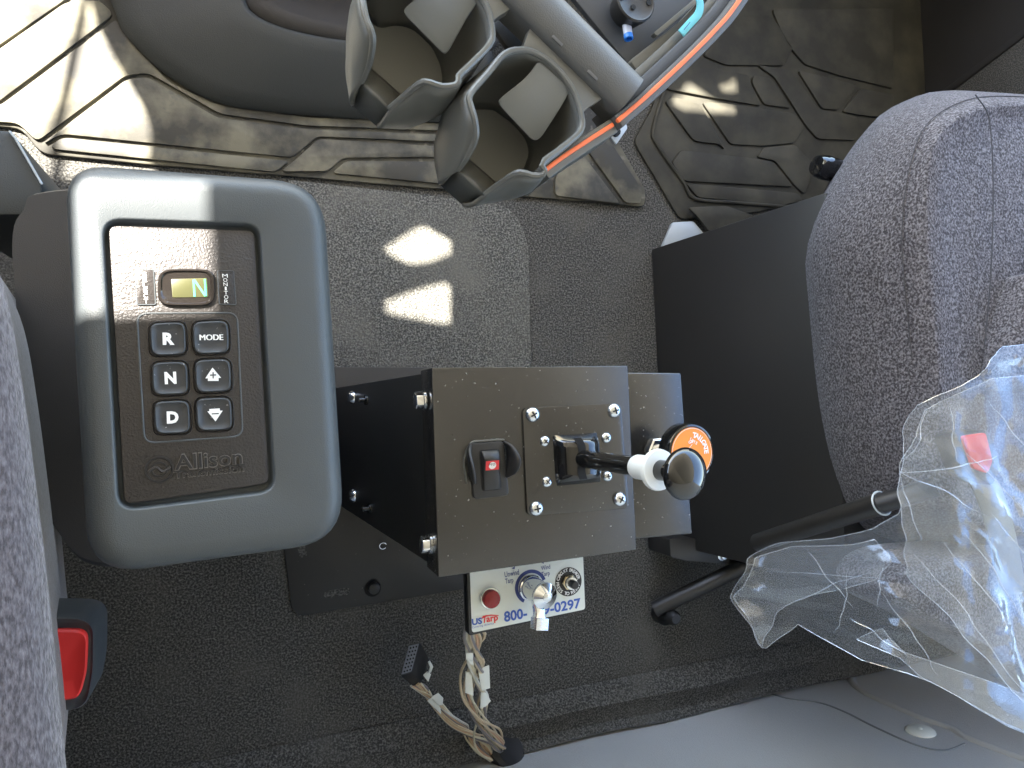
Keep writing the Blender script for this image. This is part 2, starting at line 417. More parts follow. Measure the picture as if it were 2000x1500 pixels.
build_mat('rubber_floor_mat', 'dark passenger side rubber floor mat in front of the grey seat',
    [(1292, 160), (1272, 215), (1238, 275), (1328, 428), (1400, 425), (1490, 412), (1560, 392), (1640, 400), (1760, 330), (1850, 120), (1850, -150), (1330, -150)],
    [c3([(352, 345), (545, 610), (575, 628), (735, 646), (775, 690), (600, 370), (420, 320)]),
     c3([(402, 775), (467, 690), (795, 727), (985, 748), (1110, 772), (1250, 945), (490, 905)]),
     c3([(500, 920), (1285, 990), (1320, 1042), (1180, 1072), (585, 1020)]),
     c3([(995, 738), (1045, 672), (1265, 652), (1400, 800), (1330, 1000), (1262, 938), (1122, 762)]),
     c3([(612, 352), (760, 360), (1255, 432), (1330, 525), (1255, 640), (1040, 660), (812, 648)]),
     c3([(972, 165), (1095, 187), (1238, 398), (1045, 370), (960, 215)]),
     c3([(360, 262), (480, 100), (740, 130), (945, 165), (950, 220), (1030, 380), (720, 330)]),
     c3([(1000, 95), (1230, 130), (1420, 400), (1500, 420), (1545, 425), (1700, 460), (1690, 620), (1420, 610), (1340, 520), (1120, 180)]),
     c3([(1280, 130), (1560, 200), (1700, 240), (1560, 410), (1450, 400)]),
     c3([(1590, 420), (1720, 260), (1950, 300), (1950, 470), (1720, 445)]),
     c3([(1200, -60), (1330, 90), (1580, 170), (1950, 260), (1950, -300), (1100, -300)]),
     c3([(620, 30), (780, 95), (1180, 100), (1250, -20), (1100, -250), (800, -250)])],
    M['rubber_dark'], M['rubber_dark'], rim=[(1297, 176), (1276, 250), (1281, 279), (1334, 355), (1357, 388), (1440, 396), (1545, 404)], loc_px=(1450, 250))

# ------------------------------------------------------------------ engine cover in front of the mat
ec = thing('engine_cover', 'smooth dark grey curved engine cover beyond the rubber mat', 'engine cover', P(500, 120))
e_out = [(196, -260), (200, -60), (226, 20), (240, 60), (285, 110), (335, 152), (420, 198), (520, 216), (640, 227), (800, 236), (960, 240)]
e_in = [(470, -230), (465, -100), (478, 0), (495, 26), (520, 42), (560, 57), (605, 68), (650, 76), (720, 84), (820, 92), (960, 100)]
n = 40
rA = spline([P(u, v, .004) for u, v in e_out], n); rA2 = spline([P(u, v, .014) for u, v in e_out], n)
rC = spline([P(u, v, .07) for u, v in e_in], n)
def mixr(a, b, t, lift): return [p.lerp(q, t) + V((0, 0, lift)) for p, q in zip(a, b)]
rings = [rA, rA2, mixr(rA2, rC, .03, .004), mixr(rA2, rC, .2, .006), mixr(rA2, rC, .5, .007), mixr(rA2, rC, .8, .006), mixr(rA2, rC, .95, .003), rC]
obj('cover_skirt', loft(rings, closed=False), M['cover'], ec, solid=.002)
rD = [p + V((.05, .06, -.02)) for p in rC]; rE = [p + V((.10, .13, -.05)) for p in rC]
obj('cover_hollow', loft([[p + V((.001, .001, -.001)) for p in rC], [p + V((.02, .025, -.003)) for p in rC], rD, rE, [V((p.x + .4, YF - .05, .02)) for p in rC]], closed=False), M['door'], ec, solid=.002)  # darker plastic stands in for the shade under the dash

# ------------------------------------------------------------------ shift keypad console
con = thing('shifter_console', 'grey plastic gear selector console with recessed black keypad, half in sun', 'console', P(430, 760, 0))
def CR(pts, off, rad, seg=8): return rounded(CON.pts(pts, off), rad, seg)
def shrink(ring, d):
    c = sum(ring, V()) / len(ring); n_ = len(ring); out = []
    for i, p in enumerate(ring):
        t = (ring[(i + 1) % n_] - ring[i - 1]); t.normalize(); q = t.cross(CON.n)
        if q.dot(c - p) < 0: q = -q
        out.append(p + q * d)
    return out
so = [(126, 322), (630, 360), (672, 1056), (174, 1124)]
Rr = .014
sil = CR(so, -.010 - Rr, [.022, .034, .034, .028])
down = V((0, 0, -1))
rings = [[p + down * .14 for p in shrink(sil, .004)], [p + down * .03 for p in sil], sil]
for k in range(1, 8):
    a = math.pi / 2 * k / 7
    rings.append([p + CON.n * (Rr * math.sin(a)) for p in shrink(sil, Rr * (1 - math.cos(a)))])
top_in = rings[-1]
rec_o = CR([(194, 422), (512, 433), (543, 964), (226, 1004)], -.010, .012)
seq = [(0, 0), (.0006, -.0002), (.0012, -.0008), (.0015, -.0018), (.0020, -.0065), (.0030, -.0075)]
topz = [p + CON.n * 0 for p in rings[-1]]
rec_o = [p for p in rec_o]
for d, o in seq: rings.append([p + CON.n * o for p in shrink(rec_o, d)])
obj('shell', loft(rings, cap0=False), M['console'], con, smooth=50)
ped_t = rounded([P(u, v, .46) for u, v in [(46, 372), (140, 360), (520, 420), (600, 1000), (220, 1116), (150, 1104), (70, 990), (35, 700), (18, 480), (22, 424), (47, 398)]], .012, 3)
ped_b = [V((p.x * .93 - .01, p.y * .95, 0)) for p in ped_t]
ped_m = [V((p.x, p.y, .30)) for p in ped_t]
cen = sum(ped_t, V()) / len(ped_t)
obj('pedestal', loft([ped_b, ped_m, [p + V((0, 0, -.01)) for p in ped_t], [p.lerp(cen, .03) for p in ped_t]]), M['console_dark'], con)
# bezel
FZ = -.010 - .0075
bz = CR([(212, 440), (497, 450), (526, 944), (243, 986)], FZ + .0045, .005, 4)
bezel = obj('keypad_bezel', prism(bz, CON.n * -.0045), M['bezel'], con, bevel=.001)
BZ = Plane(CON.p + CON.n * (FZ + .0045), CON.n)
def raised(name, pl, pts, off, depth, rad, m, parent, seg=4, bevel=.0006, segs=2):
    return obj(name, prism(rounded(pl.pts(pts, off), rad, seg), pl.n * -depth), m, parent, bevel=bevel, segs=segs)
def outline(name, pl, pts, off, r, rad, m, parent):
    ring_ = rounded(pl.pts(pts, off), rad, 5); ring_.append(ring_[0]); ring_.append(ring_[1])
    return obj(name, tube(ring_, r, 6), m, parent)
outline('keypad_border', BZ, [(267, 612), (463, 611), (474, 852), (282, 866)], .0, .0006, .006, M['console'], bezel)
def button(cx, cy, w, h):
    # pillow-sided key sunk in a shallow well
    pts = []
    for k in range(32):
        a = 2 * math.pi * k / 32
        x = math.copysign(abs(math.cos(a)) ** .42, math.cos(a)); y = math.copysign(abs(math.sin(a)) ** .42, math.sin(a))
        pts.append((x, y))
    def rg(s, off): return [BZ.px(cx + x * w / 2 * s + .045 * y * h / 2, cy + y * h / 2 * s - .02 * x * w, off) for x, y in pts]
    b = obj('button', loft([rg(.97, -.001), rg(.97, .0010), rg(.93, .0022), rg(.88, .0024), rg(.80, .0016), rg(.5, .0011)]), M['button'], con, smooth=60)
    obj('button_surround', loft([rg(1.0, -.0005), rg(1.05, .0012), rg(1.10, -.0005)], cap0=False, cap1=False), M['bezel'], b, smooth=60)
    return b
bs = {}
for nm, cx, cy in (('R', 328, 662), ('MODE', 412, 659), ('N', 332, 739), ('up', 416, 734), ('D', 336, 815), ('down', 418, 809)):
    bs[nm] = button(cx, cy, 72, 66)
def lettering(pl, parent, s, a, b, h, off, m, bold=.02, **k):
    return obj('lettering', text_px(pl, s, a, b, h, off, bold, **k), m, parent, smooth=10)
KH = .0027
lettering(BZ, bs['R'], 'R', (318, 672), (341, 672), 22, KH, M['white'], .05)
obj('lettering', join(*[text_px(BZ, 'MODE', (389.6 + k * .45, 664.5), (435.2 + k * .45, 664), 11.5, KH + .00003 * k, 0) for k in range(4)]), M['white'], bs['MODE'], smooth=10)
lettering(BZ, bs['N'], 'N', (322, 749), (345, 748), 22, KH, M['white'], .05)
lettering(BZ, bs['D'], 'D', (326, 826), (349, 825), 22, KH, M['white'], .05)
def flat(pl, pts, off): return pl.pts(pts, off), [tuple(range(len(pts)))]
obj('arrow_mark', flat(BZ, [(415, 718), (432, 738), (427, 738), (427, 744), (406, 744), (406, 739), (401, 739)], KH), M['white'], bs['up'])
obj('plus_mark', join(flat(BZ, [(410, 731.6), (422, 731), (422, 733.4), (410, 734)], KH + .0004), flat(BZ, [(415, 727), (417.4, 727), (417.6, 739), (415.2, 739)], KH + .0005)), M['button'], bs['up'])
obj('arrow_mark', flat(BZ, [(408.5, 799), (429, 797.5), (429.5, 802), (435, 802), (421, 823), (405, 803.5), (409, 803)], KH), M['white'], bs['down'])
obj('minus_mark', flat(BZ, [(413.5, 807.3), (427.5, 806.5), (427.5, 808.6), (413.5, 809.4)], KH + .0004), M['button'], bs['down'])
# side labels
for pts, word, cu, v0, v1 in (([(264, 526), (300, 527), (304, 595), (268, 595)], 'SELECT', 284, 540, 592), ([(424, 529), (456, 529), (461, 595), (428, 594)], 'MONITOR', 441, 542, 592)):
    lb = raised('side_label', BZ, pts, .0005, .001, .001, M['bezel'], con, 2, .0002)
    outline('label_rim', BZ, pts, .0005, .0003, .001, M['console'], lb)
    g = []
    for i, ch in enumerate(word):
        v = v0 + (v1 - v0) * i / (len(word) - 1); u = cu + (v - 565) * .055
        w = 8 if ch not in 'IM' else (3.4 if ch == 'I' else 10.5)
        g.append(text_px(BZ, ch, (u - w / 2, v), (u + w / 2, v), 7.4 if word == 'MONITOR' else 8.6, .0009, .0))
    obj('lettering', join(*g), M['white'], lb, smooth=10)
# display
def pil(cx, cy, w, h, off, s=1.0, e=.45):
    out = []
    for k in range(40):
        a = 2 * math.pi * k / 40
        x = math.copysign(abs(math.cos(a)) ** e, math.cos(a)); y = math.copysign(abs(math.sin(a)) ** e, math.sin(a))
        out.append(BZ.px(cx + x * w / 2 * s, cy + y * h / 2 * s, off))
    return out
disp = obj('display', loft([pil(364, 561, 112, 72, -.001), pil(364, 561, 112, 72, .0016), pil(364, 561, 112, 72, .0024, .97), pil(364, 561, 112, 72, .0024, .90), pil(364, 561, 112, 72, .0012, .84)]), M['lens'], con, smooth=50)
raised('display_field', BZ, [(334, 545), (404, 543), (407, 580), (337, 581)], .0016, .0005, .0006, M['lcd'], disp, 2, .0001)
strokes = [((380, 579), (378, 546), 3.4), ((379, 546), (401, 578), 3.4), ((402, 578), (400, 545), 3.4)]
g = []
for i, (a, b, w) in enumerate(strokes):
    A, B = BZ.px(*a, .0019 + .0001 * i), BZ.px(*b, .0019 + .0001 * i); t = (B - A).normalized(); q = BZ.n.cross(t) * (w / 3300 / 2)
    g.append(([A - q, A + q, B + q, B - q], [(0, 1, 2, 3)]))
obj('display_letter', join(*g), M['lcd_n'], disp)
# embossed maker's mark on the bezel
em = obj('emblem', join(
    loft([circle(BZ.px(311, 917, o), r, BZ.n, 40) for r, o in ((.0078, -.0002), (.0076, .0007), (.0066, .0007), (.0063, -.0002))], False, False),
    loft([circle(BZ.px(311, 917, o), r, BZ.n, 32) for r, o in ((.0046, -.0002), (.0044, .0006), (.0036, .0006), (.0034, -.0002))], False, False)), M['emboss'], con, smooth=30)
sw = spline(BZ.pts([(290, 922), (298, 915), (306, 913), (312, 918), (318, 921), (326, 917), (333, 912)], .0005), 24)
obj('emblem_wave', tube(sw, .0008, 6), M['bezel'], em)
def extruded_text(pl, s, a, b, h, off, bold, spacing=1.0):
    vs, fs = text_px(pl, s, a, b, h, off, bold, 0, spacing)
    lo = [p - pl.n * (off + .0003) for p in vs]; k = len(vs)
    edges = {}
    for f in fs:
        for i in range(len(f)):
            e = (f[i], f[(i + 1) % len(f)])
            if (e[1], e[0]) in edges: del edges[(e[1], e[0])]
            else: edges[e] = 1
    return vs + lo, list(fs) + [(a_, b_, b_ + k, a_ + k) for a_, b_ in edges]
obj('lettering_outline', join(extruded_text(BZ, 'Allison', (340.5, 919), (474.5, 906), 31, .0006, .035, 1.0),
    extruded_text(BZ, 'Transmission', (340, 935), (477, 921), 14, .0006, .03, 1.02)), M['edge_highlight'], con, smooth=20)
obj('embossed_lettering', join(extruded_text(BZ, 'Allison', (342, 918), (473, 905), 29, .0011, .01, 1.0),
    extruded_text(BZ, 'Transmission', (341, 934), (476, 920), 13, .0011, .0, 1.02),
    prism(BZ.pts([(339, 920), (362, 917.6), (362, 919.2), (339, 921.6)], .0010), BZ.n * -.0008),
    prism(BZ.pts([(440, 909.5), (477, 905.6), (477, 907.2), (440, 911.1)], .0010), BZ.n * -.0008)), M['emboss'], con, smooth=20)

# ------------------------------------------------------------------ black control box
BXZ = .50
LID = hor(BXZ)
cb = thing('control_box', 'tall black steel control box with flat lid, between console and passenger seat', 'control box', P(760, 900, 0))
lid_px = [(843, 718), (1226, 714), (1243, 1074), (856, 1128)]
lt = LID.pts(lid_px)
lidc = sum(lt, V()) / len(lt)
fl = [p + V((0, 0, -.042)) for p in lt]
lid = obj('lid', loft([[p.lerp(lidc, .01) for p in fl], fl, lt]), M['steel_black'], cb, bevel=.004, segs=3)
wl_ = [p.lerp(lidc, .03) for p in lt]
sl_ = [V((p.x, p.y, .004)) for p in wl_]
sl_[0] = P(652, 758, .004); sl_[3] = P(660, 986, .004)
obj('side_panel', loft([sl_, [V((p.x, p.y, BXZ - .03)) for p in wl_]]), M['steel_satin'], cb, bevel=.002)
fpx = [(556, 716), (905, 718), (1000, 718), (1010, 1128), (900, 1152), (572, 1206), (553, 1065)]
ft = rounded(FLOOR.pts(fpx, .006), [.005, .005, .005, .005, .005, .02, .01], 4)
foot = obj('foot_plate', prism(ft, V((0, 0, -.004))), M['steel_satin'], cb, bevel=.001)
for a, b in (((640, 1161), (676, 1155)), ((589, 1070), (592, 1082))):
    A, B = P(*a, .0065), P(*b, .0065); t = (B - A).normalized(); q = V((0, 0, 1)).cross(t) * .0055
    ring_ = [A + q.copy() * math.cos(th) - t * .0055 * math.sin(th) for th in [math.pi * k / 8 for k in range(9)]] + [B - q * math.cos(th) + t * .0055 * math.sin(th) for th in [math.pi * k / 8 for k in range(9)]]
    obj('slot', prism(ring_, V((0, 0, -.002))), M['carpet'], foot)
bp_ = P(728, 1149, .0065)
obj('bolt_hole', lathe(bp_, V((0, 0, 1)), [(.0125, 0), (.0125, .0006)], 24), M['slot'], foot)
obj('bolt', lathe(bp_ + V((.001, .001, 0)), V((0, 0, 1)), [(.0085, 0), (.0085, .008), (.007, .009), (.0, .009)], 20), M['steel_satin'], foot)
# hex bolts on the lid flange, facing left
LF = Plane((lt[0].x, 0, 0), (-1, 0, 0))
def hexbolt(c, axis, r, h, m, parent, name='hex_bolt'):
    b = obj(name, loft([circle(c, r, axis, 6), circle(c + axis * h, r, axis, 6), circle(c + axis * (h + .001), r * .86, axis, 6)]), m, parent, smooth=20, bevel=.0006)
    return b
for u, v in ((824, 781), (832, 1061)):
    c = LID.px(u + 20, v, -.02); c = V((min(p.x for p in fl), c.y, BXZ - .021))
    obj('washer', lathe(c, V((-1, 0, 0)), [(.0088, 0), (.0088, .002)], 20), M['chrome'], cb)
    hexbolt(c + V((-.002, 0, 0)), V((-1, 0, 0)), .0080, .0065, M['chrome'], cb)
xs = min(p.x for p in wl_)
_wt = V((wl_[0].x, wl_[0].y, BXZ - .03))
SN = (_wt - sl_[0]).cross(sl_[3] - sl_[0]).normalized(); SN = SN if SN.x < 0 else -SN
SP = Plane(sl_[0], SN)
for u, v in ((690, 776), (692, 968)):
    obj('chrome_dome', lathe(SP.px(u, v), SN, [(.009, 0), (.0085, .003), (.006, .006), (.0, .007)], 20), M['chrome'], cb)  # small chrome domes low on the slanted side panel
for u, v in ((717, 781), (724, 993)):
    obj('screw_end', lathe(SP.px(u, v), SN, [(.006, 0), (.006, .003), (.003, .0032), (.0028, .010), (.0, .011)], 14), M['steel_black'], cb)
# side plate on the right
SPZ = .455
RP = hor(SPZ)
rp = RP.pts([(1215, 727), (1331, 728), (1353, 1043), (1230, 1054)])
obj('side_plate', prism(rp, V((0, 0, -.05))), M['steel_black'], cb, bevel=.002, segs=3)

# ------------------------------------------------------------------ hoist lever on the lid
hl = thing('control_lever', 'black rod lever with white collar and domed black knob on the lid', 'lever', P(1128, 898, BXZ))
obj('mounting_plate', prism(rounded(LID.pts([(1021, 796), (1213, 787), (1229, 993), (1030, 1008)], .003), .006, 4), V((0, 0, -.003))), M['steel_black'], hl, bevel=.0006)
LP = hor(BXZ + .003)
def screw(pl, u, v, r, parent, m=None):
    c = pl.px(u, v); z = pl.n
    s = obj('screw', lathe(c, z, [(r * 1.05, 0), (r * 1.05, r * .12), (r, r * .2), (r * .92, r * .42), (r * .6, r * .62), (r * .2, r * .68), (0.0, r * .68)], 22), m or M['zinc'], parent)
    a = random.uniform(0, 1.5); ex, ey, _ = frame_of(z); d1 = ex * math.cos(a) + ey * math.sin(a); d2 = z.cross(d1)
    top = c + z * (r * .66)
    obj('cross_slot', join(box(top, d1 * r * .5, d2 * r * .10, z * r * .07), box(top + z * .00008, d2 * r * .5, d1 * r * .10, z * r * .07)), M['slot'], s)
for u, v in ((1040, 810), (1199, 802), (1210, 975), (1047, 993)): screw(LP, u, v, .0064, hl)
for u, v in ((1064, 862), (1184, 855), (1186, 930), (1068, 941)): screw(LP, u, v, .0047, hl)
# gate hump: a half-round housing
g0 = LP.pts([(1079, 851), (1168, 845), (1173, 936), (1085, 949)])
ex = (g0[1] - g0[0]); ey = (g0[3] - g0[0]); gz = V((0, 0, 1))
rings = []
for i in range(13):
    s = i / 12
    row = []
    for j in range(13):
        t = j / 12
        prof_ = math.sin(math.pi * min(1, max(0, s))) ** .5
        edge = min(1, min(t, 1 - t) / .16) ; edge = math.sin(edge * math.pi / 2)
        row.append(g0[0] + ex * s + ey * t + gz * (.017 * prof_ * (.12 + .88 * edge) - .0005 * (s in (0, 1))))
    rings.append(row)
hump = obj('gate_housing', loft(rings, closed=False), M['black_gloss'], hl, smooth=60)
hs = spline([LP.px(u, v, .0175) for u, v in ((1128, 855), (1136, 870), (1138, 895), (1136, 920), (1140, 936))], 12)
sl = [p + ex.normalized() * .0036 for p in hs] + [p - ex.normalized() * .0036 for p in reversed(hs)]
obj('gate_slot', prism(sl, V((0, 0, -.0016))), M['slot'], hl)
A, B = P(1132, 895, BXZ + .012), P(1343, 926, .652)
ax = (B - A); Ln = ax.length; ax.normalize()
obj('rod', lathe(A, ax, [(.0076, 0), (.0080, .002), (.0080, Ln)], 20), M['black_gloss'], hl)
obj('collar', lathe(A + ax * Ln * .57, ax, [(.0078, 0), (.0090, .001), (.0098, .003), (.0098, Ln * .17)], 28), M['white_plastic'], hl)
obj('collar_flange', lathe(A + ax * Ln * .73, ax, [(.0098, 0), (.0156, .003), (.0162, .005), (.0156, .008), (.0085, .0085)], 32), M['white_plastic'], hl)
kn = [(.0055, -.002), (.006, .010), (.012, .013), (.0185, .0165), (.0194, .019)] + [(.0194 * math.cos(a), .019 + .0095 * math.sin(a)) for a in [math.pi / 2 * k / 8 for k in range(1, 9)]]
obj('knob', lathe(A + ax * (Ln - .022), ax, kn, 36), M['black_gloss'], hl)

# ------------------------------------------------------------------ tailgate pull valve
tv = thing('tailgate_knob', 'round orange faced pull knob printed TAILGATE behind the lever', 'knob', P(1275, 878, SPZ))
A = P(1276, 878, SPZ); B = P(1352, 885, .515); ax = (B - A).normalized(); Ln = (B - A).length
hexbolt(A + ax * .001, ax, .0135, .009, M['chrome'], tv, 'hex_nut')
obj('stem', lathe(A, ax, [(.006, 0), (.006, Ln - .010)], 16), M['chrome'], tv)
Rk = .0285
nk = 48
kr = []
for r, h in ((.012, -.022), (.020, -.019), (Rk, -.015), (Rk, -.003), (Rk - .0012, -.0006), (Rk - .003, 0), (Rk - .0036, -.001)):
    kr.append((r, h))
obj('knob', lathe(B, ax, kr, nk), M['black_gloss'], tv)
KP = Plane(B, ax)
obj('knob_face', lathe(B + ax * -.0012, ax, [(Rk - .0040, 0), (Rk - .0040, .0010)], nk), M['orange'], tv)
ring_ = circle(B + ax * -.0001, Rk - .0048, ax, nk); ring_ += ring_[:2]
obj('knob_ring', tube(ring_, .00022, 5), M['white'], tv)
kc = (1352, 885)
obj('lettering', join(text_ring(KP, 'TAILGATE', kc, .0148, .0052, .0002, 8, 86, .03), text_ring(KP, 'GATE', kc, .0095, .0028, .0002, -18, 28, .02),
    text_px(KP, 'UP', (1347, 859), (1354, 865), 6, .0002, .01)), M['white'], tv, smooth=10)
obj('print_line', tube([KP.px(1352, 868, .0002), KP.px(1345, 876, .0002)], .0002, 4), M['white'], tv)

# ------------------------------------------------------------------ rocker switch in its guard
rs = thing('rocker_switch', 'black PTO rocker switch with red badge between two guard wings', 'switch', P(958, 920, BXZ))
fr = [(918, 866), (984, 861), (995, 968), (925, 976)]
obj('switch_frame', prism(rounded(LID.pts(fr, .004), .004, 4), V((0, 0, -.004))), M['black'], rs, bevel=.0012)
SF = hor(BXZ + .004)
raised('switch_well', SF, [(935, 879), (974, 876), (979, 956), (941, 960)], .0004, .001, .003, M['slot'], rs)
r0 = SF.pts([(938, 881), (973, 878), (978, 955), (944, 958)])
rows = []
for s, h in ((0, .001), (.04, .0045), (.18, .0072), (.24, .0076), (.45, .0040), (.55, .0030), (.95, .0018), (1, .0004)):
    a, b = r0[0].lerp(r0[3], s), r0[1].lerp(r0[2], s)
    ins = .10
    rows.append([a + V((0, 0, 0)), a.lerp(b, .04) + V((0, 0, h * .8)), a.lerp(b, ins) + V((0, 0, h)), a.lerp(b, 1 - ins) + V((0, 0, h)), a.lerp(b, .96) + V((0, 0, h * .8)), b])
rock = obj('rocker', loft(rows, closed=False), M['black'], rs, smooth=50)
bd = [rows[3][1].lerp(rows[4][1], .06), rows[3][4].lerp(rows[4][4], .06), rows[4][4].lerp(rows[5][4], .4), rows[4][1].lerp(rows[5][1], .4)]
bd = [p + V((0, 0, .0016)) for p in bd]
bd = [bd[0].lerp(bd[1], .1), bd[0].lerp(bd[1], .9), bd[3].lerp(bd[2], .9), bd[3].lerp(bd[2], .1)]
BDn = (bd[1] - bd[0]).cross(bd[3] - bd[0]).normalized(); BDn = BDn if BDn.z > 0 else -BDn
badge = obj('badge', (bd + [p - BDn * .0004 for p in bd], [(0, 1, 2, 3), (0, 1, 5, 4), (1, 2, 6, 5), (2, 3, 7, 6), (3, 0, 4, 7)]), M['red_print'], rock)
BDP = Plane(bd[0], BDn); bc = sum(bd, V()) / 4
star = [bc + BDn * .0002 + q * (1 if k % 2 else .9) for k, q in enumerate([p - bc for p in circle(bc, .0035, BDn, 40)])]
obj('badge_disc', (star, [tuple(range(40))]), M['white'], badge)
obj('lettering', text_px(BDP, 'PTO', (954.5, 909.8), (967, 908.8), 4.2, .0004, .02, .1), M['slot'], badge, smooth=10)
for pts in ([(919, 867), (913, 880), (915, 905), (921, 935), (925, 942)], [(984, 862), (988, 868), (991, 890), (990, 915), (988, 932)]):
    left = pts[0][0] < 950
    base_ = [LID.px(u, v, .003) for u, v in pts]
    hts = [.002, .010, .017, .013, .002]; lean = V((-.001, 0, 0)) if left else V((.0055, 0, 0))
    topl = [p + V((lean.x * h / .017, -.003 * h / .017, h)) for p, h in zip(base_, hts)]
    b2, t2 = spline(base_, 14), spline(topl, 14)
    obj('guard_wing', loft([b2, [p.lerp(q, .5) for p, q in zip(b2, t2)], t2], closed=False), M['black'], rs, solid=.0022)
obj('sealant', tube(spline([LID.px(u, v, .001) for u, v in ((911, 945), (908, 920), (906, 902), (912, 880), (922, 864), (945, 861), (968, 859), (985, 859))], 30), [.0008 + .0007 * abs(noise.noise(V((k * .9, 0, 0)))) for k in range(30)], 6), M['tray'], rs)

# ------------------------------------------------------------------ tarp switch panel
TPZ = .43
TP = hor(TPZ)
tp = thing('tarp_switch_panel', 'white printed tarp switch panel with chrome key switch under the box edge', 'switch panel', P(1030, 1160, TPZ))
tq = [(917, 1088), (1137, 1045), (1143, 1190), (922, 1236)]
obj('backing_plate', prism(rounded(TP.pts([(911, 1088), (1139, 1044), (1145, 1192), (916, 1242)], -.0006), .002, 3), V((0, 0, -.014))), M['steel_satin'], tp, bevel=.0008)
lab = obj('label_plate', prism(rounded(TP.pts(tq), .003, 3), V((0, 0, -.0006))), M['label_white'], tp)
T0 = .0003
# pilot lamp
c = TP.px(956, 1167)
pl_ = obj('lamp_bezel', lathe(c, TP.n, [(.0108, 0), (.0108, .002), (.0098, .0035), (.0088, .0036)], 28), M['chrome'], tp)
obj('lamp_lens', lathe(c, TP.n, [(.0088, .002), (.0088, .0075), (.0080, .0090), (.004, .0098), (0, .010)], 28), M['red_lens'], tp)
# switch dial ring
C = TP.px(1037, 1146, T0); exx, eyy, _ = frame_of(TP.n, (TP.px(1060, 1141) - TP.px(1037, 1146)))
def arc(r0_, r1_, a0, a1, z=0):
    o = []
    for r_, rng in ((r0_, range(25)), (r1_, range(24, -1, -1))):
        for k in rng:
            a = math.radians(a0 + (a1 - a0) * k / 24); o.append(C + exx * r_ * math.cos(a) + eyy * r_ * math.sin(a) + TP.n * z)
    vs = o; fs = [(k, k + 1, 48 - k, 49 - k) for k in range(24)]
    return vs, fs
obj('dial_arc', arc(.0135, .0170, 15, 235), M['navy'], lab)
# chrome key switch
A = TP.px(1036, 1147); Bk = P(1066, 1165, TPZ + .030); ax = (Bk - A).normalized(); Ln = (Bk - A).length
obj('switch_barrel', lathe(A, ax, [(.0130, 0), (.0130, .002), (.0118, .003), (.0112, Ln - .004)], 32), M['chrome'], tp)
obj('switch_cap', lathe(A, ax, [(.0112, Ln - .006), (.0128, Ln - .004), (.0128, Ln - .001), (.0055, Ln + .004), (.0052, Ln + .003)], 36), M['chrome'], tp)
obj('switch_screw', lathe(A, ax, [(.0046, Ln), (.0046, Ln + .0038), (.0035, Ln + .0046), (0, Ln + .0048)], 18), M['zinc'], tp)
lev0 = A + ax * (Ln - .008)
tip = P(1053, 1228, TPZ + .026)
d = (tip - lev0); dl = d.length; d.normalize(); sd = d.cross(ax).normalized(); nn = sd.cross(d).normalized()
if nn.z < 0: nn = -nn
rings = []
for s, w, th, oz in ((0, .0085, .005, -.002), (.25, .0075, .005, -.002), (.45, .0050, .005, -.002), (.62, .0046, .005, -.001), (.70, .0060, .005, 0)):
    q = lev0 + d * dl * s + nn * oz
    rings.append([q - sd * w - nn * th, q + sd * w - nn * th, q + sd * w + nn * th * .5, q - sd * w + nn * th * .5])
obj('switch_lever', loft(rings), M['chrome'], tp, bevel=.0008)
for k in range(8):
    q = lev0 + d * dl * (.71 + .042 * k)
    obj('lever_rib', box(q, d * .0008, sd * .0068, nn * .0058), M['zinc'], tp, bevel=.0004)
obj('lever_grip', box(lev0 + d * dl * .845, d * dl * .15, sd * .0058, nn * .0042), M['black'], tp)
# circuit breaker
c = TP.px(1110, 1136)
obj('breaker_ring', lathe(c, TP.n, [(.0145, 0), (.0145, .0008)], 40), M['black'], tp)
hexbolt(c + TP.n * .0008, TP.n, .0082, .003, mat('brass', (.62, .52, .34), .25, 1.0), tp, 'breaker_nut')
obj('breaker_thread', lathe(c, TP.n, [(.0062, .003), (.0062, .009), (.0045, .0092)], 24), M['zinc'], tp)
obj('breaker_button', lathe(c, TP.n, [(.0042, .008), (.0042, .016), (.0034, .0172), (0, .0174)], 22), M['black'], tp)
obj('lettering', join(text_ring(TP, 'CIRCUIT BREAKER', (1110, 1136), .0101, .0034, .0010, -78, 72, .02),
    text_ring(TP, 'PRESS TO RESET', (1110, 1136), .0101, .0034, .0010, 262, 106, .02, inward=True)), M['white'], tp, smooth=10)
def tl(s, a, b, h, m, bold=.0, **k): lettering(TP, lab, s, a, b, h, T0, m, bold, **k)
tl('Unwind', (986, 1127.5), (1014, 1122), 11, M['navy'], .012)
tl('Tarp', (987, 1140), (1003, 1137), 10, M['navy'], .012)
tl('Wind', (1057, 1114), (1075, 1110.5), 9, M['navy'], .012)
tl('Tarp', (1058, 1126), (1074, 1123), 9, M['navy'], .012)
tl('800-', (985, 1214.5), (1030, 1206), 20, M['blue'], .03)
tl('9-0297', (1062, 1200), (1135, 1186), 19, M['blue'], .03)
tl('US', (922, 1221), (942, 1217.5), 12, M['blue'], .045)
tl('T', (941, 1217), (951, 1215), 14, M['red_print'], .03, shear=.2)
tl('arp', (950, 1215), (973, 1211), 13, M['red_print'], .03)
tl('Covering America', (922, 1227.5), (965, 1219), 4.4, M['blue'], .0, shear=.15)
sw = TP.pts([(940, 1206.5), (948, 1202.5), (960, 1200.5), (974, 1201.5), (974, 1203), (960, 1202.6), (950, 1204.6), (942, 1208.5)], T0 + .0001)
obj('logo_swoosh', (sw, [tuple(range(8))]), M['red_print'], lab)
# small arrow heads by the captions
for a in ((1003, 1110), (1060, 1099)):
    obj('print_arrow', flat(TP, [(a[0] - 4, a[1]), (a[0] + 3, a[1] - 4), (a[0] + 2, a[1] + 2)], T0), M['navy'], lab)

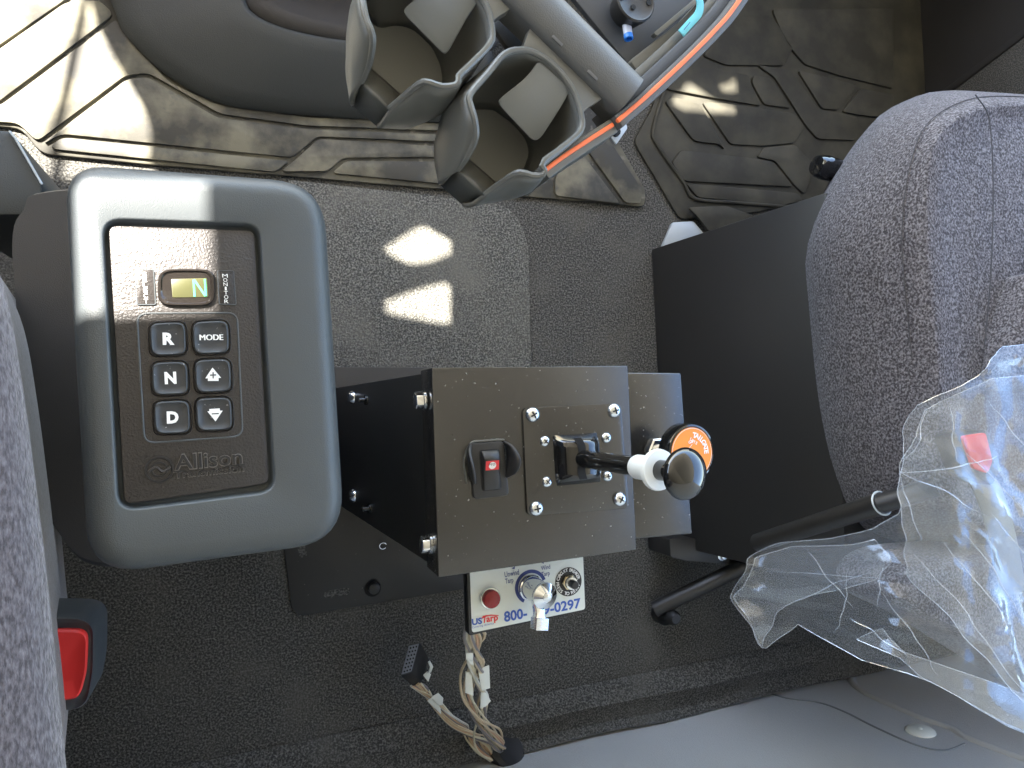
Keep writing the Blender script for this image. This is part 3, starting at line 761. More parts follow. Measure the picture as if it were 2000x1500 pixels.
# ------------------------------------------------------------------ split ring lying on the foot plate
rg_ = [P(748, 1066, .012) + V((.0052 * math.cos(a), .0048 * math.sin(a), .001 * math.sin(a))) for a in [math.radians(20 + 300 * k / 24) for k in range(25)]]
o = obj('split_ring', tube(rg_, .0009, 6), M['chrome']); o['label'] = 'tiny bright split ring on the black foot plate'; o['category'] = 'ring'

# ------------------------------------------------------------------ wiring
def px6(L): return [(760 + x * .18667, 1220 + y * .18667) for x, y in L]
def harness(t, paths, spread, n_, rad=.0017, seed=1):
    rnd = random.Random(seed)
    for k in range(n_):
        path = []
        ph = rnd.uniform(0, 6.28); am = rnd.uniform(.35, 1)
        for i, (q, w) in enumerate(zip(paths, spread)):
            a = ph + i * .9
            path.append(q + V((math.cos(a) * w * am, math.sin(a) * w * .6 * am, math.sin(a * 1.3) * w * .5 * am)))
        obj('wire', tube(spline(path, 36), rad * rnd.uniform(.85, 1.15), 6), WIRES[rnd.choice((0, 1, 0, 2, 4, 1, 3, 2))], t)
def flag(t, c, ex_, ey_, m=None, th=.0012):
    ez_ = ex_.cross(ey_).normalized() * th
    obj('tape_flag', box(c, ex_, ey_, ez_), m or M['tape'], t, bevel=.0004)
w1 = thing('wiring_harness', 'wire bundle hanging from the white switch panel down to the rear wall', 'wires', P(975, 1470, .03), 'loose cab wiring')
pth = [P(u, v, z) for (u, v), z in zip(px6([(880, -40), (885, 110), (875, 260), (880, 400), (880, 560), (900, 720), (950, 880), (1010, 1010), (1080, 1130), (1150, 1260), (1160, 1300)]), (.40, .36, .32, .28, .24, .20, .16, .12, .09, .06, .03))]
harness(w1, pth, [.006, .011, .008, .012, .016, .018, .016, .014, .013, .012, .006], 15, seed=3)
def dirpx(a, b, z): d_ = P(*b, z) - P(*a, z); return d_
for q, z, m in (([(805, 295), (880, 295), (880, 370), (805, 370)], .33, 'tape'), ([(820, 372), (880, 372), (885, 430), (850, 415)], .32, 'tape'), ([(930, 470), (1048, 425), (1058, 665), (970, 695)], .27, 'tape'), ([(960, 715), (1010, 692), (1065, 800), (1010, 860), (955, 880)], .22, 'tape'), ([(800, 490), (865, 500), (885, 745), (797, 715)], .262, 'tape')):
    ring_ = [P(u, v, z) for u, v in px6(q)]
    o = obj('tape_flag', prism(ring_, V((0, 0, -.0015))), M[m], w1, bevel=.0004)
w2 = thing('wiring_harness', 'loose wire bundle ending in a black plug on the carpet', 'wires', P(980, 1480, .03), 'loose cab wiring')
pth = [P(u, v, z) for (u, v), z in zip(px6([(290, 640), (390, 690), (480, 780), (570, 910), (680, 1030), (800, 1120), (900, 1210), (990, 1300), (1090, 1390)]), (.055, .055, .05, .045, .04, .035, .03, .03, .02))]
harness(w2, pth, [.009, .010, .010, .009, .011, .013, .018, .016, .008], 13, seed=8)
lw = [P(u, v, z) for (u, v), z in zip(px6([(975, 870), (930, 1000), (890, 1130), (890, 1220), (920, 1310), (1000, 1390)]), (.17, .12, .08, .05, .04, .03))]
obj('wire', tube(spline(lw, 40), .0016, 6), WIRES[2], w2)
for q, z in (([(400, 800), (470, 740), (540, 880), (545, 940)], .066), ([(440, 760), (515, 715), (568, 770), (560, 840), (520, 850)], .068), ([(355, 530), (400, 490), (440, 520), (410, 600)], .072)):
    obj('tape_flag', prism([P(u, v, z) for u, v in px6(q)], V((0, 0, -.0015))), M['tape'], w2, bevel=.0004)
# plug body
pb = [P(u, v, .085) for u, v in px6([(215, 215), (310, 190), (450, 500), (330, 640), (250, 655), (110, 545)])]
face = [P(u, v, .100) for u, v in px6([(215, 225), (305, 195), (225, 490), (130, 525)])]
f4 = [P(u, v, .095) for u, v in px6([(205, 200), (325, 175), (235, 505), (115, 545)])]
b4 = [P(u, v, .055) for u, v in px6([(330, 330), (420, 350), (345, 590), (250, 650)])]
plug_ = obj('plug_housing', loft([b4, f4]), M['black'], w2, bevel=.002)
nrm = (f4[1] - f4[0]).cross(f4[3] - f4[0]).normalized(); nrm = nrm if nrm.z > 0 else -nrm
ce = sum(f4, V()) / 4
obj('pin_face', prism([p.lerp(ce, .14) + nrm * .001 for p in f4], nrm * -.002), M['pin'], plug_)
for i in range(3):
    for j in range(7):
        a_ = f4[0].lerp(f4[1], .25 + .25 * i); b_ = f4[3].lerp(f4[2], .25 + .25 * i)
        q = a_.lerp(b_, .14 + .12 * j) + nrm * .0012
        obj('pin_hole', lathe(q, nrm, [(.0013, 0), (.0013, .0003)], 8), M['slot'], plug_)
ct = [P(u, v, .08) for u, v in px6([(410, 395), (430, 380), (462, 440), (440, 500), (405, 515), (430, 450)])]
obj('latch', prism(ct, V((0, 0, -.003))), M['tape'], plug_, bevel=.0004)
gm = obj('grommet', lathe(P(992, 1463, .018), V((.3, .6, .7)), [(.026, -.02), (.030, 0), (.024, .006), (.010, .004)], 24), M['black']); gm['label'] = 'black rubber grommet in the wall where the wires come out'; gm['category'] = 'grommet'

# ------------------------------------------------------------------ dash tray with cup holders
def c1(x, y): return (660 + x * .26667, y * .26667)
TZ = .60
dt = thing('dash_tray', 'grey dashboard tray with orange edge stripe and two open cup holders', 'dash tray', P(1100, 150, .5))
def cup(rows, hr, inner):
    top = [P(*c1(*a), hr[i]) for i, (a, b) in enumerate(rows)]; bot = [P(*c1(*b), .530) for a, b in rows]
    N_ = 72
    tt = spline(top, N_); bb = spline(bot, N_)
    cc = sum(bb, V()) / N_
    bul = []
    for k in (0, .12, .35, .6, .85, 1):
        bul.append([b_.lerp(t_, k) + ((b_ - cc).normalized() * (.006 * math.sin(math.pi * k)) if 0 < k < 1 else V()) for t_, b_ in zip(tt, bb)])
    c_ = obj('cup', loft(bul, closed=False), M['tray'], dt, solid=.0038, smooth=60)
    obj('cup_rim', tube(tt, .0025, 8), M['tray'], c_)
    # front lip
    p0, p1, q0, q1 = tt[0], tt[-1], bb[0], bb[-1]
    i0, i1 = [P(*c1(*q), .5335) for q in inner]
    obj('cup_lip', loft([[q0, q1], [q0.lerp(p0, .93), q1.lerp(p1, .93)], [p0, p1], [p0.lerp(i0, .08), p1.lerp(i1, .08)], [p0.lerp(i0, .8), p1.lerp(i1, .8)], [i0, i1]], closed=False), M['tray'], c_, solid=.0012, smooth=20)
    fl_ = [p.lerp(cc, .02) for p in bb]
    obj('cup_floor', (fl_ + [p - V((0, 0, .003)) for p in fl_], [tuple(range(N_)), tuple(range(2 * N_ - 1, N_ - 1, -1))] + [(k, (k + 1) % N_, N_ + (k + 1) % N_, N_ + k) for k in range(N_)]), M['cup_floor'], c_)
    return c_
lowr = [((880, 1240), (755, 1355)), ((945, 1150), (725, 1200)), ((1010, 1010), (718, 1090)), ((1003, 880), (745, 960)), ((972, 770), (790, 890)), ((968, 690), (850, 830)), ((1090, 545), (920, 800)), ((1220, 395), (1000, 790)), ((1350, 365), (1130, 795)), ((1460, 395), (1190, 830)), ((1580, 480), (1270, 890)),
        ((1680, 595), (1330, 950)), ((1740, 700), (1380, 1020)), ((1783, 850), (1405, 1100)), ((1785, 940), (1400, 1160)), ((1740, 1000), (1380, 1220)), ((1610, 1105), (1350, 1290)), ((1495, 1195), (1325, 1340)), ((1520, 1268), (1290, 1395)), ((1440, 1287), (1200, 1440)), ((1320, 1263), (1130, 1465)), ((1200, 1335), (1020, 1480)), ((1080, 1422), (905, 1490))]
lc = cup(lowr, [.563, .578, .594, .602, .602, .602] + [.60] * 12 + [.598, .597, .594, .58, .566], [(955, 1165), (1165, 1345)])
uppr = [((175, 600), (115, 775)), ((225, 480), (80, 600)), ((252, 340), (74, 490)), ((252, 250), (90, 400)), ((215, 160), (130, 250)), ((190, 60), (170, 150)), ((185, -60), (210, 100)), ((280, -240), (300, 190)), ((480, -330), (430, 175)), ((760, -270), (560, 215)), ((970, -110), (690, 335)),
        ((1060, 0), (730, 410)), ((1110, 110), (760, 480)), ((1132, 260), (778, 590)), ((1105, 335), (765, 650)), ((980, 465), (745, 700)), ((875, 570), (725, 735)), ((885, 615), (690, 790)), ((770, 635), (640, 870)), ((650, 600), (540, 915)), ((580, 625), (470, 930)), ((380, 795), (285, 918))]
uc = cup(uppr, [.563, .578, .594, .602, .602, .602] + [.60] * 12 + [.598, .596, .59, .566], [(240, 500), (470, 705)])
def flap(pts, zs, parent):
    t_ = rounded([P(*c1(x, y), z) for (x, y), z in zip(pts, zs)], [.004, .004, .01, .006, .006, .008, .006, .012][:len(pts)], 5)
    return obj('spring_flap', prism(t_, V((.001, .001, -.0035))), M['flap'], parent, bevel=.001)
flap([(1470, 440), (1705, 655), (1630, 790), (1480, 1020), (1425, 1030), (1168, 755), (1190, 715), (1385, 565)], [.597, .597, .590, .576, .575, .580, .583, .590], lc)
flap([(620, -60), (1080, -60), (955, 105), (805, 380), (770, 392), (478, 95), (492, 55), (560, 0)], [.597, .597, .590, .576, .575, .580, .583, .590], uc)
def slab(name, pts, z, depth, m, parent, rad=.003, bevel=.001, crop=False):
    return obj(name, prism(rounded([P(*(c1(*q) if crop else q), z) for q in pts], rad, 4), V((0, 0, -depth))), m, parent, bevel=bevel)
slab('cup_bracket', [(1430, 140), (1960, 680), (1960, 705), (1815, 800), (1800, 830), (1775, 790), (1715, 640), (1600, 490), (1460, 390), (1350, 358), (1385, 270)], .5985, .010, M['tray'], dt, .004, crop=True)
slab('cup_bracket', [(1060, -160), (1420, -160), (1330, 20), (1160, 130), (1130, 170), (1115, 100)], .5985, .010, M['tray'], dt, .004, crop=True)
slab('cup_bracket', [(1330, 10), (1440, 130), (1395, 290), (1340, 340), (1250, 360), (1130, 180)], .565, .006, M['door'], dt, .004, crop=True)
# grab bar between tray wall and cup brackets
barA, barB = P(985, -50, .598), P(1228, 190, .598)
d = (barB - barA); L_ = d.length; d.normalize(); side = V((0, 0, 1)).cross(d)
rings = []
wd = .0185
for s in (0, 1):
    q = barA + d * L_ * s
    rings.append([q + side * (wd * math.cos(a)) + V((0, 0, .010 * math.sin(a) + .002)) for a in [math.pi * k / 14 for k in range(15)]] + [q - side * wd + V((0, 0, -.02)), q + side * wd + V((0, 0, -.02))])
bar = obj('grab_bar', loft(rings), M['bar'], dt, smooth=35)
for t_ in (.46, .74):
    q = barA + d * L_ * t_ + side * (-wd * .72) + V((0, 0, .0079))
    obj('bar_tab', box(q, d * .005, side * .0028, V((0, 0, .0008))), M['bar'], bar, bevel=.0004)
# tray wall with orange stripe
def strip(pxs, z, w0, w1, m, name, depth, parent, nseg=40):
    """band along a pixel path, offset w0..w1 metres to its left, standing depth deep"""
    c_ = spline([P(u, v, z) for u, v in pxs], nseg); A_, B_ = [], []
    for i, p in enumerate(c_):
        t_ = (c_[min(i + 1, nseg - 1)] - c_[max(i - 1, 0)]).normalized(); q = V((0, 0, 1)).cross(t_)
        A_.append(p + q * w0); B_.append(p + q * w1)
    rings_ = [[a, b, b + V((0, 0, -depth)), a + V((0, 0, -depth))] for a, b in zip(A_, B_)]
    return obj(name, loft(rings_), m, parent, bevel=min(.0012, abs(w1 - w0) * .3))
up_px = [(1208, 236), (1260, 192), (1310, 146), (1360, 98), (1400, 57), (1432, 20), (1470, -40), (1500, -120)]
strip(up_px, .602, -.0015, .0022, M['orange_trim'], 'orange_stripe', .004, dt)
strip(up_px, .6005, -.0060, .0050, M['bar'], 'tray_wall', .05, dt)
strip(up_px, .590, .0050, .0150, M['tray_dark'], 'tray_slope', .03, dt)
strip(up_px, .580, .0150, .0230, M['tray'], 'tray_slope', .02, dt)
lo_px = [(1063, 336), (1100, 308), (1150, 275), (1200, 243)]
strip(lo_px, .596, -.0012, .0024, M['orange_trim'], 'orange_stripe', .004, dt)
strip(lo_px, .594, -.0065, .0055, M['tray'], 'tray_wall', .05, dt)
fl_px = [(1075, -60), (1262, 168), (1310, 130), (1372, 66), (1420, 10), (1460, -60)]
slab('tray_floor', fl_px, .560, .006, M['tray_dark'], dt, .004)
slab('tray_step', [(1230, 118), (1330, 40), (1395, -30), (1450, -60), (1420, 12), (1370, 68), (1300, 128), (1262, 160)], .572, .010, M['tray'], dt, .004)
slab('tray_rail', [(1277, 64), (1390, -30), (1398, -24), (1284, 70)], .578, .006, M['tray'], dt, .001, .0004)
sb = thing('mounting_bracket', 'small galvanised bracket with a dark bolt below the tray corner', 'bracket', P(1205, 262, .3))
slab('bracket_plate', [(1190, 260), (1220, 232), (1226, 250), (1204, 282)], .33, .003, M['light_metal'], sb, .002)
obj('bolt', lathe(P(1201, 258, .331), V((0, 0, 1)), [(.006, 0), (.006, .004), (0, .005)], 12), M['slot'], sb)
# things lying in the tray
rc = thing('round_cap', 'round black cap with two holes lying in the tray', 'cap', P(1242, 8, .566))
c = P(1242, 2, .584)
capb = obj('cap_body', lathe(c, V((0, 0, 1)), [(.015, -.018), (.0175, -.004), (.0178, 0), (.0165, .0012), (.0150, .0002), (.004, .0)], 40), M['black'], rc)
for u, v in ((1237, 14), (1267, 5), (1215, -5)):
    obj('cap_hole', lathe(P(u, v, .5845), V((0, 0, 1)), [(.0022, 0), (.0022, .0005)], 14), M['slot'], rc)
pn = thing('marker_pen', 'white marker with bright blue open end under the round cap', 'pen', P(1226, 60, .566))
a_, b_ = P(1221, 30, .570), P(1228, 76, .574)
axp = (b_ - a_).normalized(); lp = (b_ - a_).length
obj('pen_body', lathe(a_, axp, [(.0036, -.02), (.0038, 0), (.0038, lp - .004)], 18), M['pen_white'], pn)
obj('pen_tip', lathe(a_, axp, [(.0039, lp - .004), (.0040, lp), (.0030, lp + .0005), (.0028, lp - .003)], 18), M['cap_blue'], pn)
tg = thing('plastic_tag', 'bent light blue plastic tag sticking up out of the tray', 'tag', P(1350, 40, .575))
tp1 = [P(1355, -20, .595), P(1366, 4, .592), P(1364, 26, .590), P(1349, 44, .588), P(1329, 66, .586)]
tw = .0035
cp = spline(tp1, 20); rr = []
for i, p in enumerate(cp):
    t_ = (cp[min(i + 1, 19)] - cp[max(i - 1, 0)]).normalized(); q = V((0, 0, 1)).cross(t_).normalized()
    rr.append([p - q * tw, p + q * tw, p + q * tw + V((0, 0, .0012)), p - q * tw + V((0, 0, .0012))])
obj('tag_strip', loft(rr), M['tag_blue'], tg, bevel=.0003)
obj('tag_slit', tube([P(1336, 58, .5885), P(1348, 43, .5905)], .0003, 4), M['navy'], tg)

# ------------------------------------------------------------------ passenger seat
ps = thing('passenger_seat', 'grey heathered fabric passenger seat on a black steel base', 'seat', P(1700, 700, 0))
bx = [P(1280, 487, .003), P(1292, 1063, .003)]
xb = (bx[0].x + bx[1].x) / 2
y0, y1 = bx[0].y, bx[1].y
bt = [V((xb, y1, 0)), V((xb + .5, y1, 0)), V((xb + .5, y0, 0)), V((xb, y0, 0))]
obj('seat_base', loft([[p + V((0, 0, .003)) for p in bt], [p + V((.045, 0, .365)) for p in bt]]), M['panel_black'], ps, bevel=.003)
sil_px = [(2150, 195), (2060, 192), (1990, 190), (1900, 182), (1830, 178), (1770, 196), (1715, 228), (1670, 285), (1630, 352), (1602, 420), (1589, 490), (1594, 570), (1601, 660), (1610, 760), (1622, 850), (1638, 930), (1660, 995), (1695, 1036), (1760, 1060), (1900, 1085), (2150, 1100)]
ridge_px = [(2150, 240), (2070, 215), (2000, 208), (1930, 212), (1870, 235), (1832, 270), (1818, 310), (1812, 360), (1812, 410), (1815, 470), (1822, 540), (1828, 610), (1836, 680), (1840, 750), (1838, 820), (1836, 880), (1840, 930), (1860, 980), (1900, 1010), (1990, 1035), (2150, 1050)]
NS = 60
s0 = spline([P(u, v, .37) for u, v in sil_px], NS); s0b = [p + V((.03, 0, -.05)) for p in s0]
s2 = spline([P(u, v, .52) for u, v in ridge_px], NS)
top_c = [V((P(2400, 600, .52).x, p.y * .6 + P(2000, 600, .52).y * .4, .525)) for p in s2]
def bl(a, b, t, out=0, up_=0): return [p.lerp(q, t) + V((-out, 0, up_)) for p, q in zip(a, b)]
rings = [s0b, s0, bl(s0, s2, .25, .012, .012), bl(s0, s2, .5, .014, .018), bl(s0, s2, .75, .010, .016), bl(s0, s2, .92, .004, .008), s2, bl(s2, top_c, .06, 0, -.006), bl(s2, top_c, .14, 0, -.004), bl(s2, top_c, .3, 0, .004), bl(s2, top_c, .6, 0, .006), top_c]
obj('cushion', loft(rings, closed=False), M['fabric'], ps, smooth=80)
sm = spline([P(u, v, .530) for u, v in [(1905, 185), (1930, 225), (1938, 300), (1940, 400), (1936, 520), (1930, 600), (1922, 680)]], 40)
obj('seam', tube(sm, .0007, 6), M['seam'], ps)
sm2 = spline([p + V((-.003, 0, .001)) for p in rings[4][8:34]], 40)
obj('seam', tube(sm2, .0006, 6), M['seam'], ps)
# backrest side and the darker bolster panel
bk = [P(u, v, .50) for u, v in [(1745, 1120), (1800, 1090), (1900, 1080), (2150, 1060), (2150, 1420), (1960, 1300), (1850, 1230), (1740, 1180)]]
ck = sum(bk, V()) / len(bk)
bkr = rounded(bk, .03, 4)
obj('backrest', loft([[V((p.x, p.y, .42)) for p in bkr], [p + V((0, 0, -.02)) for p in bkr], bkr, [p.lerp(ck, .12) + V((0, 0, .015)) for p in bkr]]), M['fabric'], ps, smooth=70)
b3 = rounded([P(u, v, .545) for u, v in [(2006, 535), (2120, 510), (2120, 770), (1960, 760), (1972, 668)]], .006, 4)
c3_ = sum(b3, V()) / len(b3)
obj('bolster', loft([[p + V((0, 0, -.03)) for p in b3], b3, [p.lerp(c3_, .15) + V((0, 0, .008)) for p in b3]]), M['fabric'], ps, smooth=70)
# adjuster knob at the cushion front
A = P(1640, 335, .33); ax = V((-1, .12, .05)).normalized()
obj('adjuster_knob', lathe(A, ax, [(.014, 0), (.016, .01), (.0165, .03), (.015, .033), (.0155, .037), (.013, .043), (.006, .046), (0, .0465)], 24), M['black_gloss'], ps)
# linkage bars
def rod(a, b, r, m, name, parent): return obj(name, tube([a, a.lerp(b, .5), b], r, 16), m, parent)
rod(P(1480, 1060, .30), P(1725, 982, .50), .0120, M['panel_black'], 'arm_tube', ps)
rod(P(1715, 985, .495), P(1830, 950, .54), .011, M['black'], 'arm_tube', ps)
cpn = circle(P(1722, 983, .497), .0128, (P(1725, 982, .50) - P(1480, 1060, .30)).normalized(), 24); cpn += cpn[:2]
obj('arm_collar', tube(cpn, .0013, 6), M['light_metal'], ps)
rod(P(1278, 1190, .02), P(1470, 1098, .10), .0135, M['panel_black'], 'arm_tube', ps)
obj('arm_foot', lathe(P(1290, 1194, .0), V((0, 0, 1)), [(.019, 0), (.019, .02), (.012, .03), (.012, .045), (.008, .05), (0, .05)], 24), M['black'], ps)
slab('base_bracket', [(1308, 1052), (1470, 1052), (1470, 1105), (1340, 1096), (1310, 1088)], .08, .07, M['panel_black'], ps, .004)
obj('bracket_bolt', lathe(P(1408, 1084, .08), V((0, 0, 1)), [(.009, 0), (.009, .004), (.006, .005), (.006, .011), (.003, .012), (0, .012)], 12), M['zinc'], ps)
obj('knob_post', lathe(P(1398, 886, .06) , V((-.9, 0, .4)), [(.004, 0), (.005, .02), (.003, .024), (0, .025)], 12), M['black'], ps)
# light grey metal corner under the seat
lm = thing('floor_bracket', 'pale grey metal plate corner between mat and seat base', 'bracket', P(1340, 455, 0))
slab('bracket_plate', [(1314, 434), (1355, 432), (1380, 462), (1292, 486)], .012, .008, M['light_metal'], lm, .004)
slab('bracket_fold', [(1345, 405), (1420, 402), (1470, 420), (1440, 440), (1385, 452), (1365, 425)], .022, .006, M['rubber_dark'], lm, .006)
# small chrome stud at the mat corner
st = obj('stud', lathe(P(1567, 396, .03), V((0, 0, 1)), [(.005, 0), (.005, .006), (.003, .008), (0, .008)], 14), M['chrome']); st['label'] = 'tiny shiny stud at the passenger mat corner'; st['category'] = 'stud'

# ------------------------------------------------------------------ door pocket at the upper right
dp = thing('door_pocket', 'dark mesh door pocket in the shade beyond the passenger seat', 'door pocket', V((XR - .02, .55, .2)))
DW = Plane((XR, 0, 0), (-1, 0, 0))
pts = DW.pts([(1838, 192), (2004, 66), (2150, -40), (2150, 300), (1838, 300)], .018)
obj('pocket_mesh', prism(pts, V((.03, 0, 0))), M['mesh'], dp, bevel=.003)
pts = DW.pts([(1826, 186), (1994, 58), (2140, -52), (2150, -42), (2005, 67), (1840, 192)], .022)
obj('pocket_frame', prism(pts, V((.03, 0, 0))), M['door'], dp, bevel=.004)

# ------------------------------------------------------------------ driver seat edge, buckle, dark trim on the left
ds = thing('driver_seat', 'grey fabric edge of the driver seat close to the camera', 'seat', P(-100, 1000, 0))
e = [(-40, 440), (-2, 530), (22, 620), (42, 740), (58, 850), (72, 960), (88, 1090), (102, 1220), (114, 1350), (126, 1460), (140, 1600)]
NE = 40
q0 = spline([P(u, v, .66) for u, v in e], NE)
q1 = [p + V((-.006, 0, .022)) for p in q0]; q2 = [p + V((-.03, 0, .036)) for p in q0]; q3 = [p + V((-.20, 0, .045)) for p in q0]
qb = [p + V((-.015, 0, -.05)) for p in q0]; qc = [p + V((-.06, 0, -.30)) for p in q0]
obj('cushion', loft([qc, qb, q0, q1, q2, q3], closed=False), M['fabric_near'], ds, smooth=80)
sbx = [V((-.60, YW + .03, 0)), V((-.13, YW + .03, 0)), V((-.13, YW + .2, 0)), V((-.60, YW + .2, 0))]
obj('backrest', loft([[p + V((0, 0, .55)) for p in sbx], [p + V((0, -.03, 1.30)) for p in sbx]]), M['fabric_near'], ds, bevel=.05, segs=3)  # out of view, added to block light from the left rear
obj('seat_base', box(V((-.42, -.22, .29)), V((.16, 0, 0)), V((0, .26, 0)), V((0, 0, .28))), M['panel_black'], ds, bevel=.01)  # enlarged to block light beside the seat
bk_ = thing('seat_belt_buckle', 'red button seat belt buckle in black housing beside the driver seat', 'buckle', P(130, 1300, .50))
BKZ = .52
hp = [(60, 1203), (162, 1204), (184, 1222), (183, 1310), (172, 1372), (150, 1390), (70, 1394)]
bh = rounded([P(u, v, BKZ) for u, v in hp], .006, 4)
bcn = sum(bh, V()) / len(bh)
obj('housing', loft([[p + V((0, 0, -.05)) for p in bh], [p + V((0, 0, -.004)) for p in bh], [p.lerp(bcn, .05) for p in bh], [p.lerp(bcn, .16) + V((0, 0, -.002)) for p in bh]]), M['buckle'], bk_, smooth=35)
rb = rounded([P(u, v, BKZ + .002) for u, v in [(60, 1229), (160, 1230), (171, 1242), (168, 1312), (156, 1358), (142, 1366), (60, 1372)]], .005, 4)
rcn = sum(rb, V()) / len(rb)
obj('release_button', loft([[p + V((0, 0, -.006)) for p in rb], rb, [p.lerp(rcn, .06) + V((0, 0, .0012)) for p in rb], [p.lerp(rcn, .5) + V((0, 0, -.002)) for p in rb]]), M['red'], bk_, smooth=50)
slab('tongue_slot', [(60, 1262), (105, 1262), (108, 1300), (60, 1305)], BKZ + .0036, .001, M['slot'], bk_, .002, .0002)
tr = thing('trim_panel', 'dark blue-grey trim corner at the far left edge by the mat', 'trim', P(20, 320, .2))
slab('trim_shell', [(-120, 250), (18, 254), (30, 268), (84, 362), (70, 420), (-120, 420)], .30, .25, M['cover'], tr, .006, .003)
edge_ = [P(u, v, .302) for u, v in ((18, 256), (30, 270), (52, 308), (82, 360))]
obj('trim_edge', tube(edge_, .0012, 6), M['light_metal'], tr)

# ------------------------------------------------------------------ clear plastic wrap
def sheet(name, outline_px, zf, step, amp, seed, parent, ang=0.0, creases=()):
    ca, sa = math.cos(math.radians(ang)), math.sin(math.radians(ang))
    pts2 = [V((P(u, v, zf(u, v)).x, P(u, v, zf(u, v)).y)) for u, v in outline_px]
    xs_ = [p.x for p in pts2]; ys_ = [p.y for p in pts2]
    # interior points in plan, heights from the pixel-space slope function sampled on a coarse set
    rnd = random.Random(seed); pts = []; edges = []
    dense = []
    for i, p in enumerate(pts2):
        q = pts2[(i + 1) % len(pts2)]; k = max(1, int((q - p).length / step))
        for j in range(k): dense.append(p.lerp(q, j / k))
    nb = len(dense); pts = list(dense); edges = [(i, (i + 1) % nb) for i in range(nb)]
    x = min(xs_)
    while x < max(xs_):
        y = min(ys_)
        while y < max(ys_):
            px_, py_ = x + rnd.uniform(-.4, .4) * step, y + rnd.uniform(-.4, .4) * step
            if in_poly(px_, py_, pts2): pts.append(V((px_, py_)))
            y += step
        x += step
    r = delaunay_2d_cdt(pts, edges, [], 1, 1e-6)
    src = [(P(u, v, zf(u, v))) for u, v in outline_px] + [P(u, v, zf(u, v)) for u in range(1400, 2200, 60) for v in range(640, 1560, 60)]
    def base(x_, y_):
        sw = sz = 0
        for s_ in src:
            w_ = 1 / (((s_.x - x_) ** 2 + (s_.y - y_) ** 2) + 4e-4) ** 2; sw += w_; sz += w_ * s_.z
        return sz / sw
    def hf(p):
        h = 0
        wv = noise.noise_vector(V((p.x, p.y, seed)) * 7) * .035
        x_, y_ = p.x + wv.x, p.y + wv.y
        q = V((x_ * ca + y_ * sa, (-x_ * sa + y_ * ca) * 3.2, seed * 3.1))     # creases run along the pull of the film
        for f_, a_ in ((4, .9), (9, .5), (19, .20)):
            nv = noise.noise(q * f_); h += a_ * (1 - abs(nv) * 2.4)
        nv = noise.noise(V((x_, y_, seed)) * 38); h += .03 * (1 - abs(nv) * 2.4)
        return V((p.x, p.y, base(p.x, p.y) + amp * h))
    vs = [hf(p) for p in r[0]]
    fs = [f for f in r[2] if in_poly(sum(r[0][i].x for i in f) / 3, sum(r[0][i].y for i in f) / 3, pts2)]
    o_ = obj(name, (vs, fs), M['film'], parent, smooth=14)
    hem = [hf(p) for p in dense]; hem += hem[:2]
    obj('wrap_edge_glint', tube(hem, .00035, 5), M['film_highlight'], o_)  # thin pale tube drawn as the edge highlight
    for a_, b_ in creases:
        pa, pb = P(*a_, zf(*a_)), P(*b_, zf(*b_))
        n_ = 24; side_ = V((-(pb - pa).y, (pb - pa).x, 0)).normalized()
        line = [pa.lerp(pb, k / n_) + side_ * (.002 * noise.noise(V((k * .15, a_[0], a_[1])))) for k in range(n_ + 1)]
        obj('crease_glint', tube([hf(q) + V((0, 0, .0004)) for q in line], [.0001 + .00042 * math.sin(math.pi * (k + .5) / (n_ + 1)) for k in range(n_ + 1)], 5), M['film_highlight'], o_)  # thin pale tube drawn as a highlight along a fold
    return o_
pw = thing('plastic_wrap', 'crumpled clear plastic wrap draped over the passenger seat side', 'plastic wrap', P(1700, 1200, .3))
def zf1(u, v): return .40 + .20 * max(0, min(1, (u - 1420) / 420))
sheet('wrap_sheet', [(1410, 1160), (1440, 1085), (1500, 1056), (1600, 1046), (1690, 1030), (1764, 1005), (1762, 925), (1792, 900), (1800, 850), (1830, 790), (1905, 735), (1920, 705), (1948, 678), (2120, 660), (2120, 1480), (1960, 1415), (1850, 1345), (1780, 1318), (1660, 1280), (1540, 1212), (1480, 1258), (1464, 1254)], zf1, .0045, .007, 1, pw, -12, [((1470, 1110), (1740, 1130)), ((1500, 1180), (1690, 1110)), ((1560, 1070), (1640, 1180)), ((1700, 1150), (1860, 1330)), ((1640, 1100), (1610, 1230)), ((1790, 1290), (1640, 1200)), ((1720, 1060), (1690, 1190))])
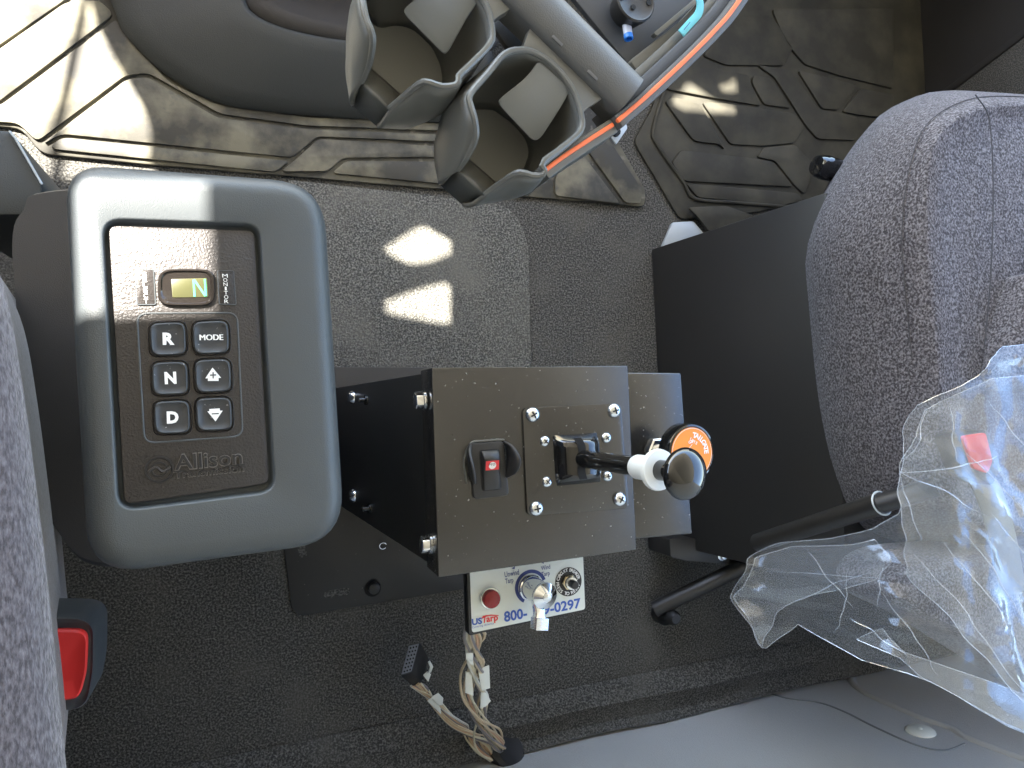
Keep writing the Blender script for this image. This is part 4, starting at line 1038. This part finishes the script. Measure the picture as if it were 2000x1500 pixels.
sheet('wrap_fold', [(1415, 1160), (1445, 1082), (1520, 1062), (1640, 1058), (1700, 1052), (1740, 1085), (1700, 1130), (1640, 1140), (1555, 1160), (1500, 1190), (1476, 1256), (1466, 1252)], lambda u, v: zf1(u, v) + .02, .0045, .006, 2, pw, 4)
sheet('wrap_fold', [(1764, 1005), (1800, 860), (1850, 800), (1930, 740), (2120, 720), (2120, 1500), (2010, 1410), (1940, 1300), (1870, 1200), (1810, 1130), (1770, 1065)], lambda u, v: zf1(u, v) + .025, .0042, .008, 3, pw, -55, [((1785, 925), (1960, 890)), ((1785, 925), (1930, 1010)), ((1785, 925), (1850, 1070)), ((1880, 790), (1885, 900)), ((1800, 905), (1850, 800)), ((1900, 880), (1990, 1000)), ((1870, 1060), (1960, 1230)), ((1900, 1040), (1990, 1200)), ((1930, 1000), (2020, 1110)), ((1840, 1090), (1990, 1360)), ((1930, 780), (2010, 900))])
sheet('wrap_fold', [(1650, 1240), (1720, 1225), (1810, 1290), (1930, 1330), (2120, 1400), (2120, 1475), (1960, 1412), (1850, 1342), (1770, 1290)], lambda u, v: zf1(u, v) + .018, .005, .005, 4, pw, -25)
# belt buckle under the wrap
b2 = thing('seat_belt_buckle', 'red button seat belt buckle wrapped inside the clear plastic', 'buckle', P(1910, 880, .55))
hb = rounded([P(u, v, .570) for u, v in [(1872, 850), (1930, 838), (1955, 905), (1940, 950), (1900, 930)]], .006, 4)
obj('housing', prism(hb, V((0, 0, -.03))), M['black'], b2, bevel=.002)
rb2 = rounded([P(u, v, .573) for u, v in [(1880, 852), (1926, 845), (1940, 900), (1930, 925), (1902, 915)]], .004, 4)
obj('release_button', prism(rb2, V((0, 0, -.005))), M['red'], b2, bevel=.001)
bw = spline([P(u, v, z) for (u, v), z in zip([(1915, 930), (1940, 985), (1960, 1060), (1980, 1160)], (.555, .555, .55, .53))], 16)
obj('webbing', loft([[p - V((.02, 0, 0)), p + V((.02, 0, 0))] for p in bw], closed=False), M['webbing'], b2, solid=.002)
